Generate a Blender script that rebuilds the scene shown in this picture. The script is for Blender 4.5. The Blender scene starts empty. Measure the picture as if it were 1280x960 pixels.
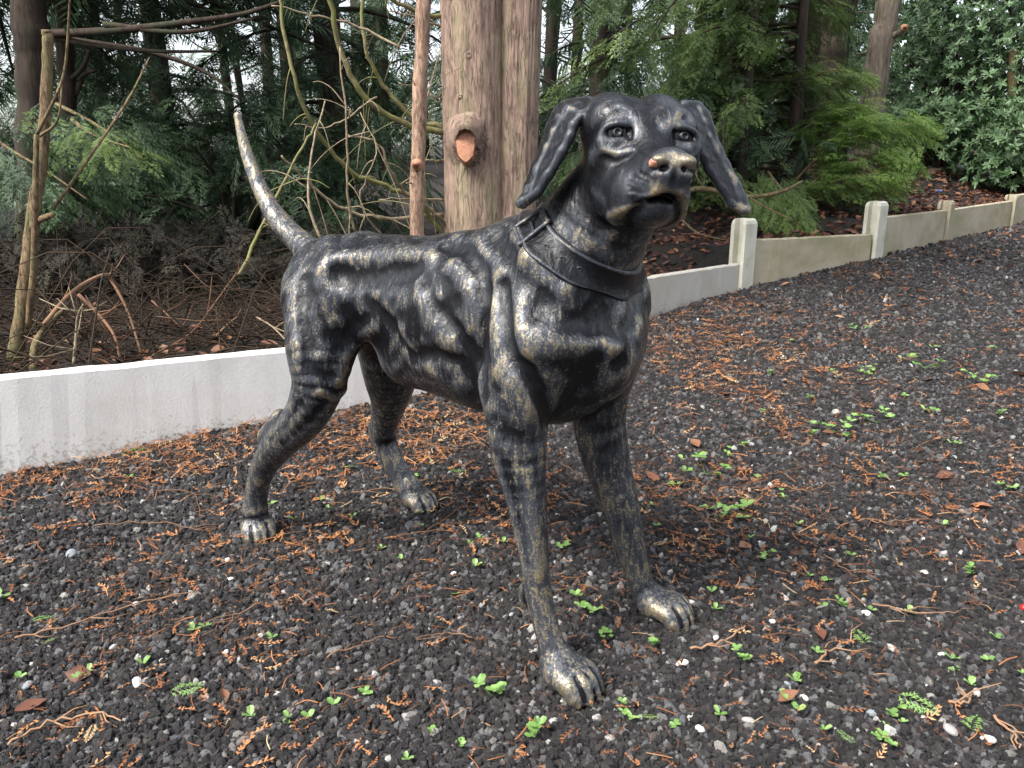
import bpy, math, random, numpy as np
from mathutils import Vector, Matrix, Euler

# ------------------------------------------------------------ camera, sky, sun
scene = bpy.context.scene
COL = scene.collection
FPX = 995.0; PITCH = math.radians(15.7); CAM = np.array([0.0, 0.0, 0.80])
cam = bpy.data.cameras.new('camera'); cam_o = bpy.data.objects.new('camera', cam); COL.objects.link(cam_o)
cam.sensor_width = 36.0; cam.lens = FPX / 1280 * 36; cam.clip_start = .02; cam.clip_end = 500
cam_o.location = CAM; cam_o.rotation_euler = (math.pi / 2 - PITCH, 0, 0)
scene.camera = cam_o
SUN_EL, SUN_AZ = math.radians(52), math.radians(-128)      # high, behind the camera's left shoulder
world = bpy.data.worlds.new('World'); scene.world = world; world.use_nodes = True
wn = world.node_tree.nodes; wl = world.node_tree.links
bg = wn['Background']; bg.inputs['Strength'].default_value = .10
sky = wn.new('ShaderNodeTexSky'); sky.sky_type = 'NISHITA'; sky.sun_disc = False
sky.sun_elevation = SUN_EL; sky.sun_rotation = SUN_AZ; sky.dust_density = 3.0; sky.air_density = 1.0
hsv = wn.new('ShaderNodeHueSaturation'); hsv.inputs['Saturation'].default_value = .38; hsv.inputs['Value'].default_value = 1.0
wl.new(sky.outputs[0], hsv.inputs['Color']); wl.new(hsv.outputs[0], bg.inputs['Color'])
sun = bpy.data.lights.new('sun', 'SUN'); sun.energy = 1.5; sun.angle = math.radians(14); sun.color = (1, .96, .9)
sun_o = bpy.data.objects.new('sun', sun); COL.objects.link(sun_o)
_sd = Vector((math.sin(SUN_AZ) * math.cos(SUN_EL), math.cos(SUN_AZ) * math.cos(SUN_EL), math.sin(SUN_EL)))
sun_o.rotation_euler = _sd.to_track_quat('Z', 'Y').to_euler()
scene.view_settings.view_transform = 'Standard'; scene.view_settings.look = 'None'
scene.view_settings.gamma = 1; scene.view_settings.use_curve_mapping = False
scene.view_settings.exposure = 1.95
scene.render.engine = 'CYCLES'
scene.cycles.max_bounces = 6; scene.cycles.transparent_max_bounces = 4

# ------------------------------------------------------------------- helpers
def sight(x, y):
    """direction of the camera's sight line through photo position x, y"""
    a = (x - 640) / FPX; b = (480 - y) / FPX; c, s = math.cos(PITCH), math.sin(PITCH)
    return np.array([a, c + b * s, -s + b * c])
def at(x, y, Y):
    r = sight(x, y); return CAM + r * (Y / r[1])
def link(o, parent=None):
    COL.objects.link(o)
    if parent is not None: o.parent = parent
    return o
def tag(o, label=None, cat=None, group=None, kind=None):
    if label: o['label'] = label
    if cat: o['category'] = cat
    if group: o['group'] = group
    if kind: o['kind'] = kind
    return o
def empty(name, loc=(0, 0, 0)):
    o = bpy.data.objects.new(name, None); o.location = loc; o.empty_display_size = .1
    return link(o)
def mesh(name, V, F, mat=None, smooth=True, attrs=None):
    """mesh data from numpy arrays; F is (n,3) / (n,4) or a list of such"""
    me = bpy.data.meshes.new(name)
    V = np.ascontiguousarray(V, np.float32)
    Fs = F if isinstance(F, list) else [F]
    Fs = [np.asarray(f, np.int32) for f in Fs if len(f)]
    li = np.concatenate([f.ravel() for f in Fs]); tot = np.concatenate([np.full(len(f), f.shape[1], np.int32) for f in Fs])
    me.vertices.add(len(V)); me.vertices.foreach_set('co', V.ravel())
    me.loops.add(len(li)); me.loops.foreach_set('vertex_index', li)
    me.polygons.add(len(tot)); me.polygons.foreach_set('loop_start', np.concatenate([[0], np.cumsum(tot)[:-1]]).astype(np.int32))
    me.polygons.foreach_set('loop_total', tot)
    me.polygons.foreach_set('use_smooth', np.full(len(tot), bool(smooth)))
    me.update(calc_edges=True)
    for k, v in (attrs or {}).items():
        v = np.asarray(v, np.float32)
        if v.ndim == 1:
            a = me.attributes.new(k, 'FLOAT', 'POINT'); a.data.foreach_set('value', v)
        elif v.shape[1] == 3:
            a = me.attributes.new(k, 'FLOAT_VECTOR', 'POINT'); a.data.foreach_set('vector', v.ravel())
    if mat: me.materials.append(mat)
    return me
def obj(name, V, F, mat=None, parent=None, smooth=True, attrs=None, loc=None):
    o = bpy.data.objects.new(name, mesh(name, V, F, mat, smooth, attrs))
    if loc is not None: o.location = loc
    return link(o, parent)
class Geo:
    """collects pieces into one mesh"""
    def __init__(s): s.V = []; s.Q = []; s.T = []; s.A = []; s.n = 0
    def add(s, V, F, a=0.0):
        V = np.asarray(V, float); F = np.asarray(F)
        s.V.append(V); (s.Q if F.shape[1] == 4 else s.T).append(F + s.n)
        s.A.append(np.full(len(V), a) if np.isscalar(a) else a); s.n += len(V)
    def tube(s, P, R, n=8, a=0.0, cap=True):
        V, Q, T = tube(P, R, n, cap)
        s.V.append(V); s.Q.append(Q + s.n)
        if len(T): s.T.append(T + s.n)
        s.A.append(np.full(len(V), a)); s.n += len(V)
    def box(s, lo, hi):
        x0, y0, z0 = lo; x1, y1, z1 = hi
        s.add([(x0, y0, z0), (x1, y0, z0), (x1, y1, z0), (x0, y1, z0), (x0, y0, z1), (x1, y0, z1), (x1, y1, z1), (x0, y1, z1)],
              [(0, 3, 2, 1), (4, 5, 6, 7), (0, 1, 5, 4), (1, 2, 6, 5), (2, 3, 7, 6), (3, 0, 4, 7)])
    def data(s):
        f = []
        if s.Q: f.append(np.concatenate(s.Q))
        if s.T: f.append(np.concatenate(s.T))
        return np.concatenate(s.V), f, np.concatenate(s.A)
    def build(s, name, mat, parent=None, smooth=True, loc=None):
        V, f, A = s.data()
        if loc is not None: V = V - np.array(loc)
        return obj(name, V, f, mat, parent, smooth, {'tint': A}, loc)
def spline(P, n=6):
    """Catmull-Rom through rows of P"""
    P = np.asarray(P, float)
    if len(P) < 3:
        t = np.linspace(0, 1, n + 1)[:, None]; return P[0] * (1 - t) + P[1] * t
    E = np.vstack([2 * P[0] - P[1], P, 2 * P[-1] - P[-2]]); out = []
    for i in range(1, len(E) - 2):
        for t in np.arange(n) / n:
            out.append(.5 * (2 * E[i] + (E[i + 1] - E[i - 1]) * t + (2 * E[i - 1] - 5 * E[i] + 4 * E[i + 1] - E[i + 2]) * t * t + (3 * E[i] - E[i - 1] - 3 * E[i + 1] + E[i + 2]) * t ** 3))
    return np.array(out + [P[-1]])
def tube(P, R, n=8, cap=True):
    P = np.asarray(P, float); m = len(P); R = np.broadcast_to(R, (m,)) if np.ndim(R) < 2 else np.asarray(R)
    T = np.gradient(P, axis=0); T /= np.linalg.norm(T, axis=1)[:, None] + 1e-12
    u = np.cross(T[0], [0, 0, 1.]);
    if np.linalg.norm(u) < 1e-3: u = np.array([1., 0, 0])
    U = []
    for t in T:
        u = u - t * (u @ t); u /= np.linalg.norm(u) + 1e-12; U.append(u)
    U = np.array(U); W = np.cross(T, U)
    a = np.arange(n) * 2 * math.pi / n
    if R.ndim == 1: R = R[:, None].repeat(n, 1)
    V = P[:, None] + R[:, :, None] * (np.cos(a)[None, :, None] * U[:, None] + np.sin(a)[None, :, None] * W[:, None])
    i = np.arange(m - 1)[:, None] * n; j = np.arange(n)[None]; k = (j + 1) % n
    Q = np.stack([i + j, i + k, i + n + k, i + n + j], -1).reshape(-1, 4)
    V = V.reshape(-1, 3); Tt = np.zeros((0, 3), int)
    if cap:
        V = np.vstack([V, P[0], P[-1]]); c0, c1 = m * n, m * n + 1; j = np.arange(n); k = (j + 1) % n
        Tt = np.vstack([np.stack([np.full(n, c0), k, j], 1), np.stack([np.full(n, c1), (m - 1) * n + j, (m - 1) * n + k], 1)])
    return V, Q, Tt
def sstep(a, b, x):
    t = np.clip((np.asarray(x, float) - a) / (b - a), 0, 1); return t * t * (3 - 2 * t)
_nr = np.random.default_rng(3)
_nk = [(_nr.normal(size=2), _nr.uniform(0, 6.28)) for _ in range(14)]
def wob(X, Y, f):
    """smooth pseudo-random relief, about -1..1"""
    return sum(np.sin((k[0] * X + k[1] * Y) * f + p) for k, p in _nk) / 4.5

# ----------------------------------------------------------------- materials
def new_mat(name):
    m = bpy.data.materials.new(name); m.use_nodes = True
    nt = m.node_tree; return m, nt, nt.nodes['Principled BSDF']
def N(nt, kind, **kw):
    n = nt.nodes.new(kind)
    for k, v in kw.items():
        if k in n.inputs: n.inputs[k].default_value = v
        else: setattr(n, k, v)
    return n
def noise(nt, scale, detail=6, rough=.6, vec=None, dist=0.0):
    n = N(nt, 'ShaderNodeTexNoise', Scale=scale, Detail=detail, Roughness=rough, Distortion=dist)
    if vec is not None: nt.links.new(vec, n.inputs['Vector'])
    return n
def ramp(nt, src, stops):
    hi = max(1.0, max(p for p, _ in stops))
    if hi > 1.0: src = mth(nt, 'MULTIPLY', src, 1 / hi); stops = [(p / hi, c) for p, c in stops]
    r = nt.nodes.new('ShaderNodeValToRGB'); e = r.color_ramp.elements
    while len(e) < len(stops): e.new(.5)
    for k, (p, c) in enumerate(stops):
        e[k].position = p; e[k].color = (c, c, c, 1) if np.isscalar(c) else (*c, 1)
    nt.links.new(src, r.inputs[0]); return r
def mixc(nt, fac, a, b, mode='MIX'):
    m = nt.nodes.new('ShaderNodeMix'); m.data_type = 'RGBA'; m.blend_type = mode
    for s, v in ((m.inputs[0], fac), (m.inputs[6], a), (m.inputs[7], b)):
        if hasattr(v, 'links'): nt.links.new(v, s)
        elif np.isscalar(v): s.default_value = v
        else: s.default_value = (*v, 1)
    return m.outputs[2]
def mth(nt, op, a, b=None, clamp=False):
    m = nt.nodes.new('ShaderNodeMath'); m.operation = op; m.use_clamp = clamp
    for s, v in zip(m.inputs, (a, b)):
        if v is None: continue
        if hasattr(v, 'links'): nt.links.new(v, s)
        else: s.default_value = v
    return m.outputs[0]
def bump(nt, bsdf, h, dist=.002, strength=.6, chain=None):
    b = N(nt, 'ShaderNodeBump', Strength=strength, Distance=dist); nt.links.new(h, b.inputs['Height'])
    if chain is not None: nt.links.new(chain.outputs[0], b.inputs['Normal'])
    nt.links.new(b.outputs[0], bsdf.inputs['Normal']); return b
def coords(nt, scale=None, which='Object'):
    t = nt.nodes.new('ShaderNodeTexCoord'); o = t.outputs[which]
    if scale is not None:
        m = nt.nodes.new('ShaderNodeMapping'); m.inputs['Scale'].default_value = scale; nt.links.new(o, m.inputs['Vector']); o = m.outputs[0]
    return o
def attr(nt, name, typ='GEOMETRY'):
    a = nt.nodes.new('ShaderNodeAttribute'); a.attribute_name = name; a.attribute_type = typ; return a

def mat_bark(name, dark, light, moss=None, vs=(1, 1, .16), scale=26, bd=.012, crack=0.0):
    m, nt, b = new_mat(name); v = coords(nt, vs)
    n1 = noise(nt, scale, 9, .7, v, .5); n2 = noise(nt, scale * .22, 3, .5, v)
    c = ramp(nt, n1.outputs[0], [(.34, dark), (.62, light)]).outputs[0]
    if moss is not None:
        c = mixc(nt, ramp(nt, n2.outputs[0], [(.46, 0.), (.62, .75)]).outputs[0], c, moss)
    h = n1.outputs[0]
    if crack:
        n3 = noise(nt, scale * 1.1, 9, .72, coords(nt, (1, 1, vs[2] * .55)), 1.4)
        ck = ramp(nt, n3.outputs[0], [(.36, 1.), (.47, 0.)]).outputs[0]
        c = mixc(nt, mth(nt, 'MULTIPLY', ck, crack), c, tuple(x * .32 for x in dark)); h = mth(nt, 'SUBTRACT', h, mth(nt, 'MULTIPLY', ck, .6))
        sc = noise(nt, 14, 5, .7, coords(nt, (1, 1, .5)), .5)                 # paler flaked plates
        c = mixc(nt, ramp(nt, sc.outputs[0], [(.52, 0.), (.60, .35)]).outputs[0], c, tuple(min(1, x * 1.3) for x in light))
    nt.links.new(c, b.inputs['Base Color']); b.inputs['Roughness'].default_value = .85
    b.inputs['Specular IOR Level'].default_value = .25
    bump(nt, b, h, bd, .8); return m
def mat_leaf(name, stops, rough=.5, trans=.25):
    """leaf colour picked by each leaf's own tint"""
    m, nt, b = new_mat(name); a = attr(nt, 'tint'); n = noise(nt, 9, 2, .5, coords(nt))
    f = mth(nt, 'ADD', a.outputs['Fac'], mth(nt, 'MULTIPLY', mth(nt, 'SUBTRACT', n.outputs[0], .5), .35), True)
    c = ramp(nt, f, stops).outputs[0]
    nt.links.new(c, b.inputs['Base Color']); b.inputs['Roughness'].default_value = rough
    t = nt.nodes.new('ShaderNodeBsdfTranslucent'); nt.links.new(c, t.inputs[0])
    mx = nt.nodes.new('ShaderNodeMixShader'); mx.inputs[0].default_value = trans
    nt.links.new(b.outputs[0], mx.inputs[1]); nt.links.new(t.outputs[0], mx.inputs[2])
    nt.links.new(mx.outputs[0], nt.nodes['Material Output'].inputs[0]); return m
def mat_tint(name, stops, rough=.8, spec=.3, fine=60, bd=.001):
    m, nt, b = new_mat(name); a = attr(nt, 'tint'); n = noise(nt, fine, 4, .6, coords(nt))
    f = mth(nt, 'ADD', a.outputs['Fac'], mth(nt, 'MULTIPLY', mth(nt, 'SUBTRACT', n.outputs[0], .5), .3), True)
    nt.links.new(ramp(nt, f, stops).outputs[0], b.inputs['Base Color'])
    b.inputs['Roughness'].default_value = rough; b.inputs['Specular IOR Level'].default_value = spec
    bump(nt, b, n.outputs[0], bd, .5); return m

def mat_bronze():
    m, nt, b = new_mat('bronze_paint'); v = coords(nt)
    a = attr(nt, 'gilt')
    hair = noise(nt, 90, 5, .65, coords(nt, (1.0, 1.0, .30)), .9)
    spk = noise(nt, 260, 5, .68, v); big = noise(nt, 13, 4, .65, v)
    def wsum(*terms):
        o = None
        for n_, k in terms:
            t = mth(nt, 'MULTIPLY', mth(nt, 'SUBTRACT', n_.outputs[0], .5), k); o = t if o is None else mth(nt, 'ADD', o, t)
        return mth(nt, 'MULTIPLY', o, attr(nt, 'wear').outputs['Fac'])
    f = mth(nt, 'ADD', mth(nt, 'MULTIPLY', a.outputs['Fac'], .58), wsum((hair, 1.8), (spk, 1.5), (big, .45)))
    g = ramp(nt, f, [(.33, 0.), (.88, .78)]).outputs[0]
    gold = mixc(nt, noise(nt, 30, 2, .5, v).outputs[0], (.46, .33, .13), (.64, .53, .31))
    f2 = mth(nt, 'ADD', mth(nt, 'MULTIPLY', a.outputs['Fac'], .75), wsum((hair, .8), (big, .55), (spk, .3)))
    s = ramp(nt, f2, [(.10, 0.), (.90, 1.)]).outputs[0]            # bluish sky highlights painted onto the raised forms as metallic graphite
    c = mixc(nt, s, (.0055, .006, .008), (.140, .156, .188))
    c = mixc(nt, g, c, gold)
    nt.links.new(c, b.inputs['Base Color'])
    nt.links.new(mth(nt, 'MAXIMUM', mth(nt, 'MULTIPLY', s, .85), mth(nt, 'MULTIPLY', g, .85)), b.inputs['Metallic'])
    nt.links.new(mth(nt, 'ADD', mth(nt, 'MULTIPLY', spk.outputs[0], .22), .13), b.inputs['Roughness'])
    b.inputs['Specular IOR Level'].default_value = .38
    b1 = bump(nt, b, hair.outputs[0], .005, .6)
    bump(nt, b, spk.outputs[0], .0014, .35, b1)
    return m
# --------------------------------------------------------------- the ground
WALL = np.array([(-12.0, -3.1), (-3.47, 1.055), (-1.822, 1.858), (-.177, 2.66), (.04, 3.51), (1.37, 4.77), (2.42, 5.40), (3.60, 6.75), (4.90, 8.00), (6.2, 9.25), (7.6, 10.4), (9.1, 11.4), (30.0, 22.0)])
def wall_dist(X, Y):
    """signed distance to the wall line, positive on the woodland side"""
    P = np.stack([X, Y], -1); best = np.full(P.shape[:-1], 1e9); sg = np.ones(P.shape[:-1])
    for a, b in zip(WALL[:-1], WALL[1:]):
        d = b - a; t = np.clip(((P - a) @ d) / (d @ d), 0, 1); q = P - a - t[..., None] * d
        r = np.sqrt((q ** 2).sum(-1)); m = r < best; best = np.where(m, r, best)
        s = np.sign(d[0] * (P[..., 1] - a[1]) - d[1] * (P[..., 0] - a[0])); sg = np.where(m, s, sg)
    return best * sg
def gz(X, Y):
    X = np.asarray(X, float); Y = np.asarray(Y, float)
    d = wall_dist(X, Y)
    base = np.interp(X, [-3, -1.38, -.69, -.29, .04, .65, 1.37, 2.42, 3.6, 4.9, 9, 30], [-.06, -.03, .027, .042, .025, -.005, .055, .165, .145, .17, .28, .5])
    flat = .16 * sstep(4.6, 6.4, Y) + .012 * np.maximum(Y - 7, 0)
    k = np.exp(-(np.minimum(d, 0) / (.30 + .25 * sstep(1.0, 2.2, X))) ** 2)
    z = flat * (1 - k) + base * k
    clear = np.exp(-(((X + .1) / .55) ** 2 + ((Y - 1.4) / .55) ** 2))          # flatter where the statue stands
    z = z + (wob(X, Y, 5.0) * .006 + wob(X, Y, 13.) * .004) * (1 - .85 * clear)
    z = z - .035 * np.exp(-(((X + .78) / .10) ** 2 + ((Y - 1.56) / .07) ** 2))     # a scooped hollow
    return z
def gpt(x, y):
    """ground point sighted at photo position x, y"""
    r = sight(x, y); z = 0.0
    for _ in range(25):
        t = (z - CAM[2]) / r[2]; p = CAM + t * r; z = .5 * z + .5 * float(gz(p[0], p[1]))
    return np.array([p[0], p[1], float(gz(p[0], p[1]))])

def axis(lo, a, b, hi, fine, grow=1.18):
    x = list(np.arange(a, b, fine)); s = fine
    while x[-1] < hi: s *= grow; x.append(x[-1] + s)
    s = fine; y = [x[0]]
    while y[-1] > lo: s *= grow; y.append(y[-1] - s)
    return np.array(sorted(set(y[1:] + x)))
def grid(xs, ys, zf):
    X, Y = np.meshgrid(xs, ys); V = np.stack([X, Y, zf(X, Y)], -1).reshape(-1, 3); n = len(xs)
    i = np.arange(len(ys) - 1)[:, None] * n; j = np.arange(n - 1)[None]
    return V, np.stack([i + j, i + j + 1, i + n + j + 1, i + n + j], -1).reshape(-1, 4)

def mat_ground():
    m, nt, b = new_mat('black_gravel_bed'); v = coords(nt)
    vo = N(nt, 'ShaderNodeTexVoronoi', Scale=70.0); nt.links.new(v, vo.inputs['Vector'])
    n = noise(nt, 160, 5, .7, v); big = noise(nt, 1.7, 4, .6, v)
    c = ramp(nt, vo.outputs['Color'], [(.1, (.012, .012, .014)), (.55, (.035, .034, .036)), (.85, (.06, .057, .055)), (.97, (.22, .21, .2))]).outputs[0]
    c = mixc(nt, ramp(nt, big.outputs[0], [(.42, 0.), (.68, .55)]).outputs[0], c, (.045, .026, .015))
    nt.links.new(c, b.inputs['Base Color']); b.inputs['Roughness'].default_value = .7
    b1 = bump(nt, b, vo.outputs['Distance'], -.006, .8); bump(nt, b, n.outputs[0], .003, .7, b1); return m
V, F = grid(axis(-60, -2.6, 3.2, 60, .045), axis(-12, .55, 4.6, 120, .045), gz)
ground = obj('gravel_ground', V, F, mat_ground()); tag(ground, kind='structure')

# crushed black stone, scattered as one mass
def mat_stone():
    m, nt, b = new_mat('crushed_stone'); a = attr(nt, 'tone', 'INSTANCER')
    c = ramp(nt, a.outputs['Fac'], [(.0, (.012, .0105, .0105)), (.35, (.031, .028, .029)), (.60, (.064, .056, .054)), (.74, (.10, .094, .094)), (.80, (.12, .125, .135)), (.88, (.20, .19, .175)), (.93, (.36, .34, .31)), (1., (.66, .64, .61))])
    n = noise(nt, 3.0, 4, .7, coords(nt))
    c2 = mixc(nt, .6, c.outputs[0], ramp(nt, n.outputs[0], [(.3, .45), (.7, 1.)]).outputs[0], 'MULTIPLY')
    nt.links.new(c2, b.inputs['Base Color']); b.inputs['Roughness'].default_value = .55; b.inputs['Specular IOR Level'].default_value = .45
    bump(nt, b, n.outputs[0], .15, .5); return m
def stones():
    rg = np.random.default_rng(11); P = []; S = []
    for (y0, y1, dens, s0, s1) in ((.45, 1.35, 25000, .0034, .0024), (1.35, 2.2, 16000, .0040, .0026), (2.2, 3.4, 8500, .0046, .0026), (3.4, 5.5, 3600, .0060, .0032), (5.5, 10.5, 1000, .0095, .0045)):
        w = .95 * y1 + .5; n = int(2 * w * (y1 - y0) * dens)
        x = rg.uniform(-w, w, n); y = rg.uniform(y0, y1, n); m = (np.abs(x) < .90 * y + .5) & (wall_dist(x, y) < -.035)
        x, y = x[m], y[m]; s = np.clip(s0 + np.abs(rg.normal(0, s1, len(x))), .0028, .03)
        P.append(np.stack([x, y], 1)); S.append(s)
    for q in ((724, 846), (842, 764), (322, 656), (533, 632)):               # grit pushed up round the feet
        c = gpt(*q); a = rg.uniform(0, 6.283, 150); r = rg.uniform(.030, .075, 150)
        P.append(np.stack([c[0] + r * np.cos(a), c[1] + .02 + r * np.sin(a)], 1)); S.append(rg.uniform(.0035, .008, 150))
    P = np.concatenate(P); S = np.concatenate(S); n = len(P)
    z = gz(P[:, 0], P[:, 1]) + S * rg.uniform(-.1, .40, n); z[-600:] += rg.uniform(.0, .007, 600)
    me = mesh('gravel', np.column_stack([P, z]), [np.zeros((0, 3), int)] if False else [np.array([[0, 1, 2]])])
    me = bpy.data.meshes.new('gravel'); me.vertices.add(n); me.vertices.foreach_set('co', np.column_stack([P, z]).astype(np.float32).ravel())
    tone = rg.beta(1.6, 2.4, n) * .78; w = rg.random(n)
    far = P[:, 1] > 2.7; w = np.where(far & (w > .96), w - .1 * (rg.random(n) < .7), w)
    tone = np.where(w > .974, rg.uniform(.84, 1.0, n), np.where(w > .83, rg.uniform(.72, .88, n), tone))
    for k, v in (('rot', rg.uniform(0, 6.28, (n, 3))), ('scl', S[:, None] * np.column_stack([rg.uniform(.8, 1.5, n), rg.uniform(.7, 1.1, n), rg.uniform(.5, .85, n)]))):
        a = me.attributes.new(k, 'FLOAT_VECTOR', 'POINT'); a.data.foreach_set('vector', v.astype(np.float32).ravel())
    a = me.attributes.new('tone', 'FLOAT', 'POINT'); a.data.foreach_set('value', tone.astype(np.float32))
    a = me.attributes.new('pick', 'INT', 'POINT'); a.data.foreach_set('value', rg.integers(0, 4, n).astype(np.int32))
    o = link(bpy.data.objects.new('gravel', me)); tag(o, 'loose crushed black gravel with scattered pale stones covering the drive', kind='stuff')
    g = bpy.data.node_groups.new('scatter_stones', 'GeometryNodeTree')
    g.interface.new_socket('Geometry', in_out='INPUT', socket_type='NodeSocketGeometry'); g.interface.new_socket('Geometry', in_out='OUTPUT', socket_type='NodeSocketGeometry')
    gi = g.nodes.new('NodeGroupInput'); go = g.nodes.new('NodeGroupOutput'); L = g.links.new
    gti = g.nodes.new('GeometryNodeGeometryToInstance')
    for k in range(4):
        ico = g.nodes.new('GeometryNodeMeshIcoSphere'); ico.inputs['Radius'].default_value = 1.0; ico.inputs['Subdivisions'].default_value = 2
        no = g.nodes.new('ShaderNodeTexNoise'); no.noise_dimensions = '4D'; no.inputs['W'].default_value = 7.3 * k + 1; no.inputs['Scale'].default_value = 1.1; no.inputs['Detail'].default_value = 1.5
        sub = g.nodes.new('ShaderNodeVectorMath'); sub.operation = 'SUBTRACT'; sub.inputs[1].default_value = (.5, .5, .5)
        mul = g.nodes.new('ShaderNodeVectorMath'); mul.operation = 'SCALE'; mul.inputs['Scale'].default_value = 1.85
        sp = g.nodes.new('GeometryNodeSetPosition'); sm = g.nodes.new('GeometryNodeSetMaterial'); sm.inputs['Material'].default_value = STONE
        L(no.outputs['Color'], sub.inputs[0]); L(sub.outputs[0], mul.inputs[0]); L(mul.outputs[0], sp.inputs['Offset'])
        L(ico.outputs[0], sp.inputs['Geometry']); L(sp.outputs[0], sm.inputs[0]); L(sm.outputs[0], gti.inputs[0])
    iop = g.nodes.new('GeometryNodeInstanceOnPoints'); L(gi.outputs[0], iop.inputs['Points']); L(gti.outputs[0], iop.inputs['Instance'])
    iop.inputs['Pick Instance'].default_value = True
    def na(nm, t):
        x = g.nodes.new('GeometryNodeInputNamedAttribute'); x.data_type = t; x.inputs['Name'].default_value = nm; return [s for s in x.outputs if s.enabled][0]
    e2r = g.nodes.new('FunctionNodeEulerToRotation'); L(na('rot', 'FLOAT_VECTOR'), e2r.inputs[0]); L(e2r.outputs[0], iop.inputs['Rotation'])
    L(na('scl', 'FLOAT_VECTOR'), iop.inputs['Scale']); L(na('pick', 'INT'), iop.inputs['Instance Index'])
    L(iop.outputs[0], go.inputs[0])
    md = o.modifiers.new('scatter', 'NODES'); md.node_group = g
    me.materials.append(STONE)
    print('stones', n)
STONE = mat_stone(); stones()

# ---------------------------------------------------------- woodland floor
SLIDE = np.array([-.5, .866])
_ws = np.concatenate([[0], np.cumsum(np.linalg.norm(np.diff(WALL, axis=0), axis=1))])
def wall_at(s): return np.stack([np.interp(s, _ws, WALL[:, 0]), np.interp(s, _ws, WALL[:, 1])], -1)
FB = ([-13, -1.8, -.2, .1, 1.3, 1.45, 2.35, 2.5, 3.6, 5, 9, 30], [.06, .15, .15, .13, .13, .28, .29, .38, .39, .40, .6, .9])
def fz(X, Y):
    """height of the woodland floor behind the wall"""
    X = np.asarray(X, float); Y = np.asarray(Y, float); d = np.maximum(wall_dist(X, Y), 0)
    b = np.interp(X + .5 * np.minimum(d, 3), *FB)
    bank = .27 * sstep(1.2, 3.0, X + .3 * d) * sstep(.1, 1.4, d)
    low = -.10 * sstep(0, 1, d) * sstep(1., -1., X)
    return b + bank + low + .05 * np.maximum(d - 4, 0) * .6 + (wob(X, Y, 3.0) * .03 + wob(X, Y, 9.) * .015) * sstep(.05, .5, d)
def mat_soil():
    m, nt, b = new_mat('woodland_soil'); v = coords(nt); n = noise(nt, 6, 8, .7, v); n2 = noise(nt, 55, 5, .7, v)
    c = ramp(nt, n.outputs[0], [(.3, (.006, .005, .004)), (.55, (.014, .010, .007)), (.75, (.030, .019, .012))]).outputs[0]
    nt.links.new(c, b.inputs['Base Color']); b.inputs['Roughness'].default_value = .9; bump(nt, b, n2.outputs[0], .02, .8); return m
SOIL = mat_soil()
s = np.concatenate([np.arange(0, 8, .4), np.arange(8, 24, .06), np.arange(24, _ws[-1], .5)])
tt = np.concatenate([np.arange(.0, 2, .06), np.arange(2, 6, .2), np.arange(6, 60, 2.)])
B = wall_at(s)[None] + (tt[:, None, None] + .012) * SLIDE
V = np.concatenate([B, fz(B[..., 0], B[..., 1])[..., None]], -1).reshape(-1, 3); n = len(s)
i = np.arange(len(tt) - 1)[:, None] * n; j = np.arange(n - 1)[None]
tag(obj('woodland_floor', V, np.stack([i + j, i + j + 1, i + n + j + 1, i + n + j], -1).reshape(-1, 4), SOIL), kind='structure')

# --------------------------------------------------------- retaining wall
def mat_concrete(name, base, stain, amt, scale=5.0, moss=None, splash=0.0):
    m, nt, b = new_mat(name); v = coords(nt); n = noise(nt, scale, 7, .62, v); n2 = noise(nt, 130, 4, .7, v); n3 = noise(nt, 2.2, 4, .6, coords(nt, (1, 1, 2.2)))
    c = mixc(nt, ramp(nt, n.outputs[0], [(.42, 0.), (.7, amt)]).outputs[0], base, stain)
    if moss is not None: c = mixc(nt, ramp(nt, n3.outputs[0], [(.42, 0.), (.66, .8)]).outputs[0], c, moss)
    if splash:                                        # soil spattered up from the drive, and faint run marks from the top edge
        sx = nt.nodes.new('ShaderNodeSeparateXYZ'); nt.links.new(v, sx.inputs[0])
        low = ramp(nt, sx.outputs['Z'], [(.0, 1.), (.13, 0.)]).outputs[0]
        sp = mth(nt, 'ADD', noise(nt, 75, 5, .7, v).outputs[0], mth(nt, 'MULTIPLY', low, .22))
        c = mixc(nt, mth(nt, 'MULTIPLY', ramp(nt, sp, [(.70, 0.), (.78, 1.)]).outputs[0], splash), c, (.20, .155, .11))
        run = noise(nt, 11, 4, .6, coords(nt, (1, 1, .09))).outputs[0]
        c = mixc(nt, ramp(nt, run, [(.55, 0.), (.72, .35 * splash)]).outputs[0], c, (.40, .40, .33))
    c = mixc(nt, .35, c, ramp(nt, n2.outputs[0], [(.3, .7), (.7, 1.)]).outputs[0], 'MULTIPLY')
    nt.links.new(c, b.inputs['Base Color']); b.inputs['Roughness'].default_value = .85; b.inputs['Specular IOR Level'].default_value = .3
    bump(nt, b, n2.outputs[0], .0015, .6); return m
CONC_NEW = mat_concrete('pale_concrete', (.73, .72, .70), (.60, .585, .55), .8, splash=.45)
CONC_MID = mat_concrete('cream_concrete', (.50, .48, .43), (.40, .34, .25), .6, splash=.9)
CONC_OLD = mat_concrete('weathered_concrete', (.47, .415, .31), (.34, .285, .19), .8, 4, (.28, .265, .15))
CONC_POST = mat_concrete('post_concrete', (.60, .59, .50), (.40, .40, .28), .8, 9)
CONC_POST2 = mat_concrete('stained_post_concrete', (.38, .34, .25), (.22, .20, .12), .8, 7)
wall = empty('retaining_wall', (.04, 3.51, 0)); tag(wall, 'low wall of concrete boards slotted between short concrete posts, edging the gravel', 'wall')
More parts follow.
